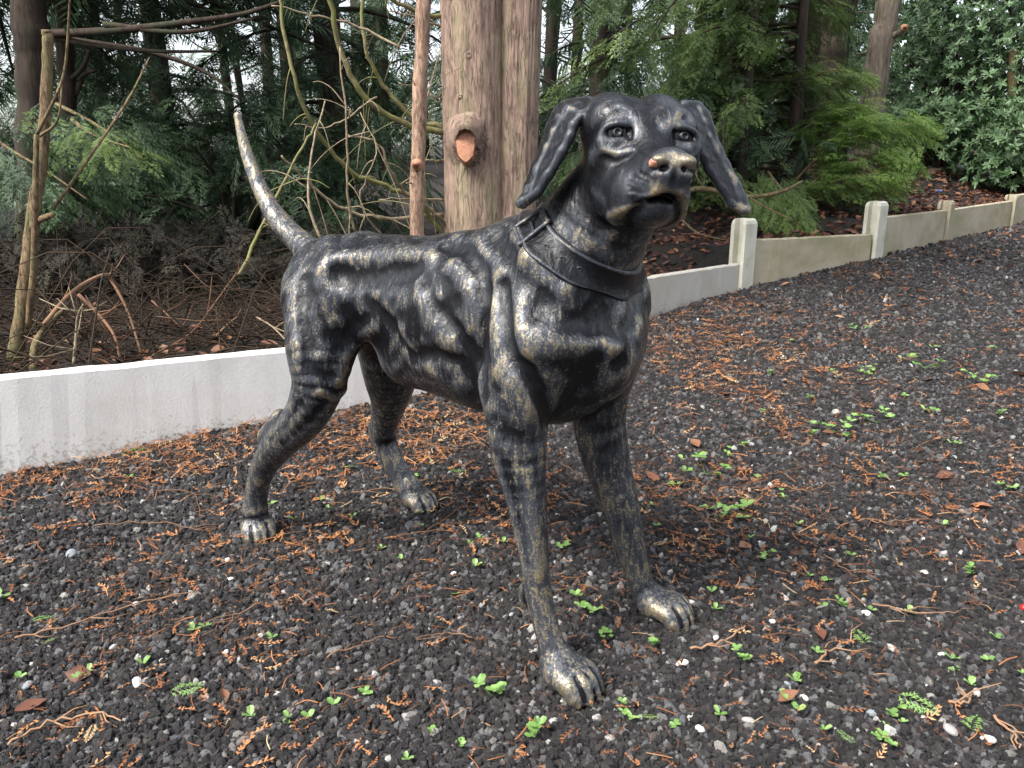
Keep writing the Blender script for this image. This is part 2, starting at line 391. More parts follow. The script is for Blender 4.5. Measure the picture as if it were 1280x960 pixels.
def panel(a, b, za, zb, mat, label=None, bot=-.12):
    a = np.array(a, float); b = np.array(b, float); d = b - a; L = np.linalg.norm(d); d /= L; nrm = np.array([-d[1], d[0]])
    g = Geo(); h = .024; c = .006; g0 = .045
    prof = [(-h, -1), (h, -1), (h, 0 - c), (h - c, 0), (-h + c, 0), (-h, 0 - c)]
    V = []; m = 44
    rg = np.random.default_rng(int(L * 1000))
    for k in range(m):
        chip = -rg.uniform(.001, .005) if rg.random() < .09 else 0.0
        f = k / (m - 1); q = a + d * (g0 + (L - 2 * g0) * f); z = za + (zb - za) * f
        for (o, zz) in prof:
            w = q + nrm * (o + rg.normal(0, .0006)); V.append((w[0], w[1], (z + zz + rg.normal(0, .0005) + chip) if zz > -.01 else bot))
    n = len(prof); F = [(k * n + j, (k + 1) * n + j, (k + 1) * n + (j + 1) % n, k * n + (j + 1) % n) for k in range(m - 1) for j in range(n)]
    V = np.array(V); base = np.array([(a[0] + b[0]) / 2, (a[1] + b[1]) / 2, 0])
    me = [np.array(F)[:, ::-1], np.array([[0, 1, 2, 3], [0, 3, 4, 5]]) , np.array([[0, 1, 2, 3], [0, 3, 4, 5]])[:, ::-1] + (m - 1) * n]
    o = obj('concrete_board', V - np.array([.04, 3.51, 0]), me, mat, wall, smooth=False)
    if label: o['label'] = label
    return o
def post(p, d, z1, mat, label=None, sz=.053):
    d = np.array(d, float); d /= np.linalg.norm(d); nrm = np.array([-d[1], d[0]])
    a = sz; s = .029; t = .010                                   # half size, half slot, web
    out = [(-a, -a), (a, -a), (a, -s), (t, -s + .004), (t, s - .004), (a, s), (a, a), (-a, a), (-a, s), (-t, s - .004), (-t, -s + .004), (-a, -s)]
    g = []; n = len(out)
    for z, k in ((-.25, 1.), (z1 - .02, 1.), (z1, .88)):
        for (u, v) in out:
            w = np.array(p) + d * u * k + nrm * v * (k if abs(v) > s else 1.); g.append((w[0] - .04, w[1] - 3.51, z + (.010 if (z == z1 and abs(v) <= s) else 0)))
    F = [(r * n + j, r * n + (j + 1) % n, (r + 1) * n + (j + 1) % n, (r + 1) * n + j) for r in range(2) for j in range(n)]
    top = 2 * n
    caps = [(top + 0, top + 1, top + 2, top + 11), (top + 11, top + 2, top + 3, top + 10), (top + 10, top + 3, top + 4, top + 9), (top + 9, top + 4, top + 5, top + 8), (top + 8, top + 5, top + 6, top + 7)]
    o = obj('concrete_post', np.array(g), np.array(F + caps), mat, wall, smooth=False)
    if label: o['label'] = label
W_ = [tuple(w) for w in WALL]
panel(W_[1], W_[2], .24, .24, CONC_NEW); panel(W_[2], W_[3], .24, .238, CONC_NEW, 'clean white concrete board, longest and nearest to the camera')
panel(W_[3], W_[4], .225, .222, CONC_NEW); panel(W_[4], W_[5], .222, .212, CONC_MID, 'cream concrete board with a clean top, left of the white post')
panel(W_[5], W_[6], .345, .328, CONC_OLD, 'tan weathered board between the two tall pale posts', -.02); panel(W_[6], W_[7], .432, .405, CONC_OLD, None, .0)
panel(W_[7], W_[8], .405, .42, CONC_OLD, None, .0); panel(W_[8], W_[9], .47, .50, CONC_OLD, None, .0); panel(W_[9], W_[10], .55, .58, CONC_OLD, None, .0); panel(W_[10], W_[11], .62, .66, CONC_OLD, None, .0)
for k, z1, mt, lb in ((1, .40, CONC_POST, None), (2, .40, CONC_POST, None), (3, .36, CONC_POST, None), (4, .37, CONC_POST, None), (5, .462, CONC_POST, 'whitish slotted post standing well above the cream board'),
                  (6, .53, CONC_POST, 'pale slotted post with greenish top, second from the dog'), (7, .47, CONC_POST2, 'dark stained post overgrown at its top'), (8, .47, CONC_POST2, None), (9, .58, CONC_POST2, None), (10, .66, CONC_POST2, None)):
    d = (WALL[k + 1] - WALL[k]) / np.linalg.norm(WALL[k + 1] - WALL[k]) + (WALL[k] - WALL[k - 1]) / np.linalg.norm(WALL[k] - WALL[k - 1])
    post(WALL[k], d, z1, mt, lb)
# ---------------------------------------------------------------- dog statue
# The statue is modelled as one signed-distance body (blended tapered limbs,
# muscles, creases) that is meshed once.  Local frame: u forward, v to its left, w up.
DOG_O = np.array([.192, 1.168, 0.0])
DOG_D = np.array([.757, -.654, 0.0]); DOG_D /= np.linalg.norm(DOG_D)
DOG_V = np.array([-DOG_D[1], DOG_D[0], 0.0])
def dog_at(x, y, v):
    """point of the vertical plane v (parallel to the dog's spine) sighted at photo position x, y"""
    r = sight(x, y)
    t = (np.dot(DOG_O - CAM, DOG_V) + v) / np.dot(r, DOG_V)
    q = CAM + t * r - DOG_O
    return np.array([q @ DOG_D, q @ DOG_V, q[2]]), t
def J(x, y, v, rpx):
    q, t = dog_at(x, y, v)
    return q, rpx * t / FPX

class Sdf:
    def __init__(s): s.p = []; s.f = []
    def cone(s, a, b, ra, rb, k=.02, op=1):
        a = np.array(a, float); b = np.array(b, float)
        s.p.append(('c', (a, b, ra, rb), k, op, (a + b) / 2, np.linalg.norm(b - a) / 2 + max(ra, rb)))
    def chain(s, pts, k=.02, op=1):
        A = np.array([list(a) + [r] for a, r in pts])
        if len(A) > 2:                                # smooth the run through its joints
            E = np.vstack([2 * A[0] - A[1], A, 2 * A[-1] - A[-2]]); Q = []
            for i in range(1, len(E) - 2):
                for t in (0, .25, .5, .75):
                    Q.append(.5 * (2 * E[i] + (E[i + 1] - E[i - 1]) * t + (2 * E[i - 1] - 5 * E[i] + 4 * E[i + 1] - E[i + 2]) * t * t
                                   + (3 * E[i] - E[i - 1] - 3 * E[i + 1] + E[i + 2]) * t ** 3))
            A = np.array(Q + [A[-1]])
        m = A[:, :3].mean(0)
        s.p.append(('h', (A,), k, op, m, (np.linalg.norm(A[:, :3] - m, axis=1) + A[:, 3]).max()))
    def ell(s, c, ax, R=None, k=.02, op=1):
        c = np.array(c, float); ax = np.array(ax, float)
        s.p.append(('e', (c, ax, np.eye(3) if R is None else R), k, op, c, ax.max()))
    def tri(s, a, b, c, r, k=.01, op=1):
        m = (a + b + c) / 3
        s.p.append(('t', (a, b, c, r), k, op, m, max(np.linalg.norm(q - m) for q in (a, b, c)) + r))
    def stroke(s, pts, amp, w):
        pts = np.array(pts, float)
        m = pts.mean(0)
        s.f.append((pts, amp, w, m, np.linalg.norm(pts - m, axis=1).max() + 2.6 * w))
    def ev(s, P, feats=True, c=None, rad=0.0):
        P = P.astype(np.float32)
        d = np.full(len(P), .3, np.float32)
        for t, a, k, op, bc, br in s.p:
            if c is not None and np.linalg.norm(bc - c) > br + rad + max(k, .05): continue
            if t == 'c': e = d_cone(P, *a)
            elif t == 'h':
                A = a[0]; e = np.full(len(P), 9., np.float32)
                for i in range(len(A) - 1):
                    if c is not None and np.linalg.norm((A[i, :3] + A[i + 1, :3]) / 2 - c) > .06 + rad + A[i, 3] + .03: continue
                    e = np.minimum(e, d_cone(P, A[i, :3], A[i + 1, :3], A[i, 3], A[i + 1, 3]))
            elif t == 'e': e = d_ell(P, *a)
            else: e = d_tri(P, *a)
            if op > 0:
                h = np.maximum(k - np.abs(d - e), 0) / k
                d = np.minimum(d, e) - h * h * k * .25
            else:
                e = -e
                h = np.maximum(k - np.abs(d - e), 0) / k
                d = np.maximum(d, e) + h * h * k * .25
        if feats:
            for pts, amp, w, bc, br in s.f:
                if c is not None and np.linalg.norm(bc - c) > br + rad: continue
                m = np.full(len(P), 9., np.float32)
                for a, b in zip(pts[:-1], pts[1:]):
                    m = np.minimum(m, d_seg2(P, a, b))
                d = d - amp * np.exp(-m / (w * w))
            d = d - lumps(P)
        return d
_lr = np.random.default_rng(5)
_lk = [(_lr.normal(size=3) * f, _lr.uniform(0, 6.28), a) for f, a in [(40, .00055)] * 6 + [(80, .0003)] * 6]
def lumps(P):
    """uneven hand-worked surface"""
    d = np.zeros(len(P), np.float32)
    Q = P + .018 * np.sin(P[:, [1, 2, 0]] * 23 + 1.3)
    for kv, ph, a in _lk: d += a * np.sin(Q @ kv.astype(np.float32) + np.float32(ph))
    return d * (1 - .75 * np.clip((P[:, 2] - .68) / .05, 0, 1)) * (.12 + .88 * np.clip((P[:, 2] - .36) / .08, 0, 1))          # smoother on the head
def d_seg2(P, a, b):
    ba = (b - a).astype(np.float32); pa = P - a.astype(np.float32)
    h = np.clip(pa @ ba / max(ba @ ba, 1e-12), 0, 1)
    q = pa - h[:, None] * ba
    return np.einsum('ij,ij->i', q, q)
def d_cone(P, a, b, ra, rb):
    ba = (b - a).astype(np.float32); pa = P - a.astype(np.float32)
    h = np.clip(pa @ ba / max(ba @ ba, 1e-12), 0, 1)
    q = pa - h[:, None] * ba
    return np.sqrt(np.einsum('ij,ij->i', q, q)) - (ra + (rb - ra) * h)
def d_ell(P, c, ax, R):
    q = (P - c.astype(np.float32)) @ R.astype(np.float32)
    q1 = q / ax.astype(np.float32); q2 = q1 / ax.astype(np.float32)
    k0 = np.sqrt(np.einsum('ij,ij->i', q1, q1)); k1 = np.sqrt(np.einsum('ij,ij->i', q2, q2)) + 1e-9
    return k0 * (k0 - 1) / k1
def d_tri(P, a, b, c, r):
    a, b, c = (x.astype(np.float32) for x in (a, b, c))
    u, w = b - a, a - c; n = np.array([u[1] * w[2] - u[2] * w[1], u[2] * w[0] - u[0] * w[2], u[0] * w[1] - u[1] * w[0]], np.float32); nn = max(n @ n, 1e-14)
    cr = lambda u, w: np.array([u[1] * w[2] - u[2] * w[1], u[2] * w[0] - u[0] * w[2], u[0] * w[1] - u[1] * w[0]], np.float32)
    inside = np.ones(len(P), bool)
    for e, o in ((b - a, a), (c - b, b), (a - c, c)):
        inside &= ((P - o) @ cr(e, n)) >= 0
    e2 = np.minimum(np.minimum(d_seg2(P, a, b), d_seg2(P, b, c)), d_seg2(P, c, a))
    pl = ((P - a) @ n) ** 2 / nn
    return np.sqrt(np.where(inside, pl, e2)) - r

def march(sd, pts):
    """where the sight lines through the photo positions first meet the surface"""
    r = np.array([sight(x, y) for x, y in pts]); r /= np.linalg.norm(r, axis=1)[:, None]
    B = np.stack([DOG_D, DOG_V, np.array([0, 0, 1.])], 1)
    rl = r @ B; ol = (CAM - DOG_O) @ B
    t = np.full(len(r), .8); best = np.full(len(r), 9.); bt = t.copy()
    for _ in range(60):
        d = sd.ev(ol + t[:, None] * rl, False)
        m = d < best; best[m] = d[m]; bt[m] = t[m]
        t = t + np.where((d < .0004) | (t > 2.2), 0, np.maximum(d * .8, .0004))
    t = np.where(t > 2.2, bt, t)
    return ol + t[:, None] * rl

# head frame
_pu = math.radians(6)
_hw = np.array([.135 * math.cos(_pu), -.991 * math.cos(_pu), math.sin(_pu)])
HF = np.array([_hw @ DOG_D, _hw @ DOG_V, _hw[2]]); HF /= np.linalg.norm(HF)
HL = np.cross([0, 0, 1.], HF); HL /= np.linalg.norm(HL); HU = np.cross(HF, HL)
_r = math.radians(3); HL, HU = HL * math.cos(_r) - HU * math.sin(_r), HU * math.cos(_r) + HL * math.sin(_r)
HE = dog_at(813, 168, -.043)[0]
HR = np.stack([HF, HL, HU], 1)
def hd(f, l, u): return HE + f * HF + l * HL + u * HU

def paw(S, q, w_, ln, yaw=0.0, h=.030):
    """four toes with knuckles and blunt claws in front of q (on the ground)"""
    cy, sy = math.cos(yaw), math.sin(yaw)
    def pt(a, b, z): return np.array([q[0] + a * cy - b * sy, q[1] + a * sy + b * cy, z])
    S.ell(pt(-.006, 0, .022), (ln * .72, w_ * .86, .026), k=.02)
    for i, b in enumerate((-.74, -.25, .25, .74)):
        e = .0 if abs(b) < .5 else -.011
        a0 = pt(-.014, b * w_ * .72, h * 1.0); a1 = pt(ln * .40 + e, b * w_ * .88, h * .93); a2 = pt(ln * .72 + e, b * w_ * .94, .013)
        S.chain([(a0, .0150), (a1, .0150), (a2, .0122)], k=.013)
        S.cone(pt(ln * .86 + e, b * w_ * 1.0, .010), pt(ln * .98 + e, b * w_ * 1.0, .005), .0048, .003, k=.005)
    for b in (-.49, 0, .49):
        S.stroke([pt(.0, b * w_ * .80, h * 1.3), pt(ln * .5, b * w_ * .96, h * 1.25), pt(ln * .9, b * w_ * 1.0, .012)], -.0036, .0050)

def dog_sdf():
    S = Sdf()
    M = lambda q: np.array([q[0], -q[1], q[2]])
    # trunk
    S.ell((-.265, 0, .530), (.235, .122, .150), k=.03)
    S.cone((-.30, 0, .565), (-.62, 0, .567), .108, .098, k=.06)
    S.cone((-.25, 0, .470), (-.50, 0, .448), .085, .072, k=.05)
    S.ell((-.69, 0, .548), (.118, .10, .108), k=.04)
    S.cone((-.20, 0, .60), (-.085, 0, .555), .10, .068, k=.05)
    S.cone((-.16, 0, .47), (-.10, 0, .50), .085, .075, k=.05)
    # tail
    S.chain([J(396, 322, 0, 22), J(374, 301, 0, 16.5), J(346, 271, 0, 13), J(324, 232, 0, 9.8), J(308, 190, 0, 7.4), J(299, 154, 0, 5.0), J(297, 144, 0, 4.8)], k=.025)
    # hips and thighs
    for s in (-1, 1):
        S.ell((-.692, s * .058, .535), (.112, .068, .112), k=.04)
        S.ell((-.128, s * .085, .575), (.075, .048, .115), k=.04)       # shoulder blade
        S.cone((-.125, s * .092, .55), (-.165, s * .105, .46), .056, .050, k=.04)
    S.chain([J(397, 370, -.078, 42), J(400, 430, -.10, 43), J(398, 478, -.12, 33), J(381, 520, -.135, 27), J(352, 551, -.145, 22), J(333, 577, -.15, 17), J(322, 606, -.155, 14), J(319, 632, -.16, 14.5)], k=.028)
    S.cone(*[x for a, b in [(J(350, 520, -.145, 10), J(331, 543, -.15, 9))] for x in (a[0], b[0], a[1], b[1])], k=.02)
    q = J(319, 640, -.162, 15)
    qf = np.array([q[0][0] + .005, q[0][1], .02])
    S.cone(q[0], qf, .021, .024, k=.02)
    paw(S, np.array([q[0][0] + .012, q[0][1] - .004]), .034, .045, yaw=-.45)
    S.chain([(np.array([-.69, .078, .50]), .068), J(488, 440, .10, 40), J(488, 470, .11, 33), J(487, 497, .125, 24), J(482, 521, .135, 18.5), J(478, 543, .145, 17), J(487, 568, .15, 14.5), J(499, 590, .158, 14), J(511, 609, .165, 14)], k=.028)
    q = J(517, 622, .167, 14)
    S.cone(J(511, 609, .165, 14)[0], np.array([q[0][0], q[0][1], .022]), .025, .024, k=.02)
    paw(S, np.array([q[0][0] + .022, q[0][1]]), .034, .045, yaw=-.05)
    # front legs
    S.chain([J(675, 430, -.098, 50), J(650, 505, -.118, 41), J(648, 560, -.125, 35), J(658, 625, -.13, 25.5), J(667, 690, -.135, 19), J(674, 745, -.137, 16.8), J(688, 800, -.138, 16.5), J(698, 826, -.138, 21)], k=.025)
    S.cone(J(655, 735, -.137, 8)[0], J(655, 752, -.137, 8)[0], .008, .008, k=.02)
    q = J(700, 835, -.138, 20)
    S.cone(q[0], np.array([q[0][0] + .004, q[0][1], .024]), .027, .026, k=.02)
    paw(S, np.array([q[0][0] + .024, q[0][1] + .002]), .038, .050, yaw=-.1, h=.032)
    S.chain([(np.array([-.12, .098, .50]), .062), J(748, 505, .105, 35), J(757, 570, .115, 30), J(776, 630, .12, 23), J(788, 680, .128, 19.5), J(801, 725, .135, 15.5), J(812, 746, .137, 17.5)], k=.025)
    S.cone(J(772, 680, .127, 7)[0], J(776, 696, .128, 7)[0], .010, .009, k=.012)
    q = J(818, 752, .138, 18)
    S.cone(q[0], np.array([q[0][0], q[0][1], .024]), .025, .026, k=.02)
    paw(S, np.array([q[0][0] + .028, q[0][1]]), .037, .050, yaw=-.05)
    # neck
    nb = np.array([-.125, .0, .655]); nh = hd(-.085, 0.005, -.03)
    S.chain([(np.array([-.22, 0, .615]), .098), (nb, .090), (nh * .55 + nb * .45, .076), (nh, .060)], k=.035)
    S.cone(hd(-.092, 0, -.085), np.array([-.130, .0, .62]), .034, .056, k=.04)
    # skull
    S.ell(hd(-.062, 0, -.005), (.075, .070, .062), HR, k=.025)
    for s in (-1, 1):
        S.ell(hd(-.058, s * .036 - .010, .022), (.052, .038, .041), HR, k=.022)
        S.ell(hd(-.052, s * .042, -.052), (.055, .030, .058), HR, k=.014)
        S.ell(hd(-.002, s * .033 - .002, -.078), (.058, .0235, .044), HR, k=.014)     # flews
        S.ell(hd(.054, s * .0155, -.070), (.044, .019, .036), HR, k=.016)
        S.cone(hd(-.016, s * .022, .018), hd(-.022, s * .054, .020), .016, .013, k=.022)   # brow
        S.cone(hd(-.022, s * .058, -.028), hd(-.006, s * .034, -.030), .019, .017, k=.018)
    S.chain([(hd(-.02, 0, -.005), .030), (hd(.035, 0, -.044), .029), (hd(.078, 0, -.054), .028)], k=.020)
    # mouth: the lip line arches up under the nose
    S.ell(hd(.070, 0, -.117), (.085, .041, .036), HR, k=.006, op=-1)
    for s in (-1, 1): S.cone(hd(.088, 0, -.120), hd(-.006, s * .050, -.152), .030, .028, k=.008, op=-1)
    S.ell(hd(-.003, 0, -.096), (.072, .038, .027), HR, k=.006)
    # nose pad and nostrils
    S.ell(hd(.090, .001, -.050), (.020, .030, .022), HR, k=.010)
    for s in (-1, 1):
        S.ell(hd(.110, s * .0135, -.052), (.010, .0060, .0055), HR, k=.004, op=-1)
        S.cone(hd(.107, s * .021, -.054), hd(.096, s * .032, -.058), .003, .002, k=.004, op=-1)
        S.ell(hd(.104, s * .018, -.043), (.008, .010, .006), HR, k=.008)
    S.stroke([hd(.112, 0, -.056), hd(.108, 0, -.074), hd(.1, 0, -.088)], -.004, .004)
    # eye sockets and lids
    for s in (-1, 1):
        S.ell(hd(.002, s * .0445, 0), (.017, .0180, .0115), HR, k=.008, op=-1)
        up = [hd(-.004 + .008 * math.sin(math.pi * t), s * (.046 + .0195 * math.cos(math.pi * t)), .0125 * math.sin(math.pi * t) ** .7 - .002 * math.cos(math.pi * t)) for t in np.linspace(0, 1, 8)]
        lo = [hd(-.004 + .007 * math.sin(math.pi * t), s * (.046 + .0195 * math.cos(math.pi * t)), -.0105 * math.sin(math.pi * t) ** .7 - .002 * math.cos(math.pi * t)) for t in np.linspace(0, 1, 8)]
        S.chain([(a, .0042) for a in up], k=.008); S.chain([(a, .0036) for a in lo], k=.009)
        S.ell(hd(-.008, s * .0445, -.020), (.014, .024, .012), HR, k=.014)
        S.stroke([hd(.008, s * .023, -.012), hd(.004, s * .021, .010), hd(0, s * .028, .028), hd(-.004, s * .045, .036)], .0035, .0050)
        S.stroke([hd(.010, s * .029, -.010), hd(.004, s * .028, .010), hd(0, s * .034, .021), hd(-.004, s * .048, .026)], -.0025, .0032)
    S.stroke([hd(.016, 0, .0), hd(-.002, 0, .03), hd(-.04, 0, .055), hd(-.08, 0, .06)], -.003, .010)
    # ears: thin hanging leaves with a thick rim
    def ear(rows, r, bulge):
        R = []
        for (xo, yo, vo), (xi, yi, vi) in rows:
            a = dog_at(xo, yo, vo)[0]; b = dog_at(xi, yi, vi)[0]
            R.append((a, (a + b) / 2 + bulge, b))
        for A, B in zip(R[:-1], R[1:]):
            for i in (0, 1):
                S.tri(A[i], B[i], A[i + 1], r, k=.006); S.tri(B[i], B[i + 1], A[i + 1], r, k=.006)
        S.chain([(x[2], r * 1.08) for x in R], k=.006)
        S.chain([(x[0], r * 1.15) for x in R], k=.006)
    ear([((738, 125, -.015), (744, 139, -.04)), ((722, 127, -.02), (736, 139, -.055)), ((707, 130, -.02), (726, 144, -.07)), ((696, 140, -.02), (717, 155, -.078)), ((688, 158, -.025), (713, 169, -.083)),
         ((681, 180, -.03), (703, 188, -.09)), ((671, 206, -.045), (686, 217, -.098)), ((661, 232, -.065), (673, 238, -.10)), ((654, 254, -.088), (658, 251, -.1))], .0050, np.array([0, -.010, 0]))
    ear([((855, 129, .045), (852, 142, .03)), ((872, 131, .07), (862, 143, .045)), ((883, 144, .085), (866, 156, .05)), ((889, 162, .093), (871, 174, .06)), ((897, 184, .10), (878, 193, .068)),
         ((907, 204, .112), (886, 211, .08)), ((919, 227, .12), (901, 232, .095)), ((928, 246, .125), (914, 252, .108)), ((932, 261, .125), (928, 262, .118))], .0046, np.array([.0, .007, 0]))
    return S

def dog_strokes(S):
    """muscle ridges (+) and creases (-), laid on the body and mirrored to its other flank"""
    def lay(pts, amp, w, mirror=True):
        S2.append((pts, amp * (1.08 if mirror != 'h' else 1), w * (1.25 if mirror != 'h' else 1), mirror))
    S2 = []
    lay([(412, 326), (435, 322), (470, 316), (510, 316), (540, 320)], .008, .018)
    lay([(424, 341), (450, 346), (489, 342), (518, 338)], -.014, .019)
    lay([(404, 340), (410, 365), (416, 396)], .007, .018)
    lay([(380, 350), (378, 395), (386, 430)], -.005, .016)
    lay([(470, 408), (448, 421), (431, 448), (424, 474)], .008, .013)
    lay([(458, 375), (488, 404), (513, 440)], -.008, .013)
    lay([(505, 412), (520, 445)], .006, .012)
    lay([(528, 375), (540, 405), (558, 425)], .009, .024)
    lay([(520, 345), (545, 375)], .005, .016)
    lay([(557, 306), (584, 312), (603, 338), (610, 380), (605, 440), (602, 490)], -.011, .0125)
    lay([(532, 352), (548, 384), (576, 414), (594, 450)], -.007, .012)
    lay([(566, 333), (586, 362), (592, 404)], .010, .019)
    lay([(515, 446), (546, 438), (576, 450), (592, 474)], -.007, .012)
    lay([(540, 462), (572, 480)], .006, .018)
    lay([(620, 370), (618, 415), (624, 460)], .006, .014)
    lay([(629, 360), (634, 405), (646, 446)], -.009, .0115)
    lay([(650, 372), (652, 410), (660, 445)], .005, .014)
    lay([(672, 322), (702, 352), (698, 393), (672, 428)], .010, .021)
    lay([(684, 370), (672, 395)], -.005, .014)
    lay([(707, 394), (735, 404), (758, 402)], -.010, .022, False)
    lay([(696, 432), (724, 430), (752, 427), (774, 436)], .008, .014, False)
    lay([(735, 470), (745, 500)], -.008, .022, False)
    lay([(620, 294), (641, 316)], -.010, .017)
    lay([(645, 292), (660, 318)], .008, .014)
    lay([(666, 300), (684, 330), (706, 345)], -.005, .012)
    lay([(793, 372), (786, 414), (778, 450)], -.010, .014, False)
    lay([(617, 548), (645, 562), (680, 561)], .0012, .009, False)
    lay([(622, 530), (650, 540)], -.0012, .013, False)
    lay([(720, 542), (750, 549), (776, 538)], .0018, .009, False)
    lay([(632, 580), (645, 640), (656, 700)], -.003, .010, False)
    lay([(640, 478), (655, 512)], .004, .024, False)
    lay([(660, 460), (676, 492), (686, 524)], -.007, .013, False)
    lay([(385, 455), (412, 470)], -.005, .015, False)
    lay([(375, 400), (372, 450)], .005, .018, False)
    lay([(400, 490), (418, 497), (432, 486)], .005, .007, False)
    lay([(405, 503), (380, 530), (352, 553)], -.0025, .009, False)
    lay([(375, 500), (356, 532), (338, 548)], -.002, .008, False)
    lay([(660, 590), (668, 650), (676, 720)], .003, .009, False)
    lay([(640, 480), (660, 520)], .006, .016, False)
    lay([(655, 455), (672, 490), (684, 525)], -.006, .009, False)
    lay([(380, 350), (378, 400), (384, 440)], -.004, .010)
    for x in ([(505, 378), (535, 395), (560, 410)], [(486, 394), (520, 408), (555, 420)], [(475, 410), (510, 422), (550, 430)], [(470, 427), (510, 436), (550, 440)], [(474, 445), (515, 450), (546, 450)]):
        x = [(620 + .354 * a, 80 + .354 * b) for a, b in x]
        lay(x, -.0042, .0028, 'h'); lay([(a - .5, b + 3) for a, b in x], .0020, .0025, 'h')
    for x, am, w in (([(362, 268), (385, 300), (425, 315), (475, 300)], .0035, .005), ([(385, 325), (430, 345), (485, 320)], -.003, .006), ([(395, 535), (450, 512), (520, 478), (572, 448)], .0022, .004)):
        lay([(620 + .354 * a, 80 + .354 * b) for a, b in x], am, w, 'h')
    allp = march(S, [p for q in S2 for p in q[0]]); i = 0
    for pts, a, w, mir in S2:
        if mir == 'h':
            q = allp[i:i + len(pts)]; i += len(pts)
            S.stroke(q, a, w); S.stroke(HE + ((q - HE) @ HR * [1, -1, 1]) @ HR.T, a, w)
            continue
        q = allp[i:i + len(pts)]; i += len(pts)
        S.stroke(q, a, w)
        if mir: S.stroke(q * [1, -1, 1], a, w)

def surface_mesh(S, lo, hi, h=.0027, block=8):
    """sparse sampling of the distance field near its zero set, then surface nets"""
    lo = np.array(lo); n = (np.ceil((np.array(hi) - lo) / (h * block)).astype(int)) * block
    G = np.full(n + 1, .05, np.float32)
    nb = n // block
    ctr = lo + (np.stack(np.meshgrid(*[np.arange(k) for k in nb], indexing='ij'), -1) + .5) * h * block
    rad = h * block * .5 * 1.7321
    SB = 4
    for I in range(0, nb[0], SB):
        for Jx in range(0, nb[1], SB):
            for K in range(0, nb[2], SB):
                cc = ctr[I:I + SB, Jx:Jx + SB, K:K + SB]
                sh = cc.shape[:3]; cf = cc.reshape(-1, 3)
                m = (cf.min(0) + cf.max(0)) / 2; rr = np.linalg.norm(cf.max(0) - m) + rad
                d = S.ev(cf, True, m, rr)
                near = (np.abs(d) < rad * 1.35 + .006).reshape(sh)
                inside = ((d < 0).reshape(sh)) & ~near
                for (i, j, k) in np.argwhere(inside):
                    a = (np.array([I, Jx, K]) + [i, j, k]) * block
                    G[a[0]:a[0] + block + 1, a[1]:a[1] + block + 1, a[2]:a[2] + block + 1] = -.05
                near_l = np.argwhere(near)
                if len(near_l) == 0: continue
                s = np.arange(block + 1)
                off = np.stack(np.meshgrid(s, s, s, indexing='ij'), -1).reshape(-1, 3)
                base = (near_l + [I, Jx, K]) * block
                idx = (base[:, None, :] + off[None]).reshape(-1, 3)
                v = S.ev(lo + idx * h, True, m, rr + h)
                G_writes.append((idx, v))
    for idx, v in G_writes: G[idx[:, 0], idx[:, 1], idx[:, 2]] = v
    G_writes.clear()
    return nets(G, lo, h)
G_writes = []

def nets(G, lo, h):
    s = G < 0
    c = np.zeros(np.array(G.shape) - 1, np.int8)
    for i in (0, 1):
        for j in (0, 1):
            for k in (0, 1):
                c += s[i:G.shape[0] - 1 + i, j:G.shape[1] - 1 + j, k:G.shape[2] - 1 + k]
    act = np.argwhere((c > 0) & (c < 8))
    idm = np.full(c.shape, -1, np.int32); idm[act[:, 0], act[:, 1], act[:, 2]] = np.arange(len(act))
    acc = np.zeros((len(act), 3)); cnt = np.zeros(len(act))
    cor = [(i, j, k) for i in (0, 1) for j in (0, 1) for k in (0, 1)]
    val = {o: G[act[:, 0] + o[0], act[:, 1] + o[1], act[:, 2] + o[2]] for o in cor}
    for o in cor:
        for ax in range(3):
            if o[ax]: continue
            o2 = list(o); o2[ax] = 1; o2 = tuple(o2)
            a, b = val[o], val[o2]
            m = (a < 0) != (b < 0)
            t = np.where(m, a / np.where(m, a - b, 1), 0)
            p = np.array(o, float)[None].repeat(len(act), 0); p[:, ax] = t
            acc[m] += p[m]; cnt[m] += 1
    V = lo + (act + acc / cnt[:, None]) * h
    F = []
    for ax in range(3):
        b, d = [(1, 2), (2, 0), (0, 1)][ax]
        sl0 = [slice(1, -1)] * 3; sl0[ax] = slice(0, -1)
        sl1 = [slice(1, -1)] * 3; sl1[ax] = slice(1, None)
        A = s[tuple(sl0)]; B = s[tuple(sl1)]
        e = np.argwhere(A != B)
        flip = A[e[:, 0], e[:, 1], e[:, 2]]
        e = e + 1; e[:, ax] -= 1
        def at(db, dc):
            q = e.copy(); q[:, b] -= db; q[:, d] -= dc
            return idm[q[:, 0], q[:, 1], q[:, 2]]
        q = np.stack([at(0, 0), at(1, 0), at(1, 1), at(0, 1)], 1)
        q = np.where(flip[:, None], q, q[:, ::-1])
        F.append(q)
    F = np.concatenate(F)
    F = F[(F >= 0).all(1)]
    return V, F
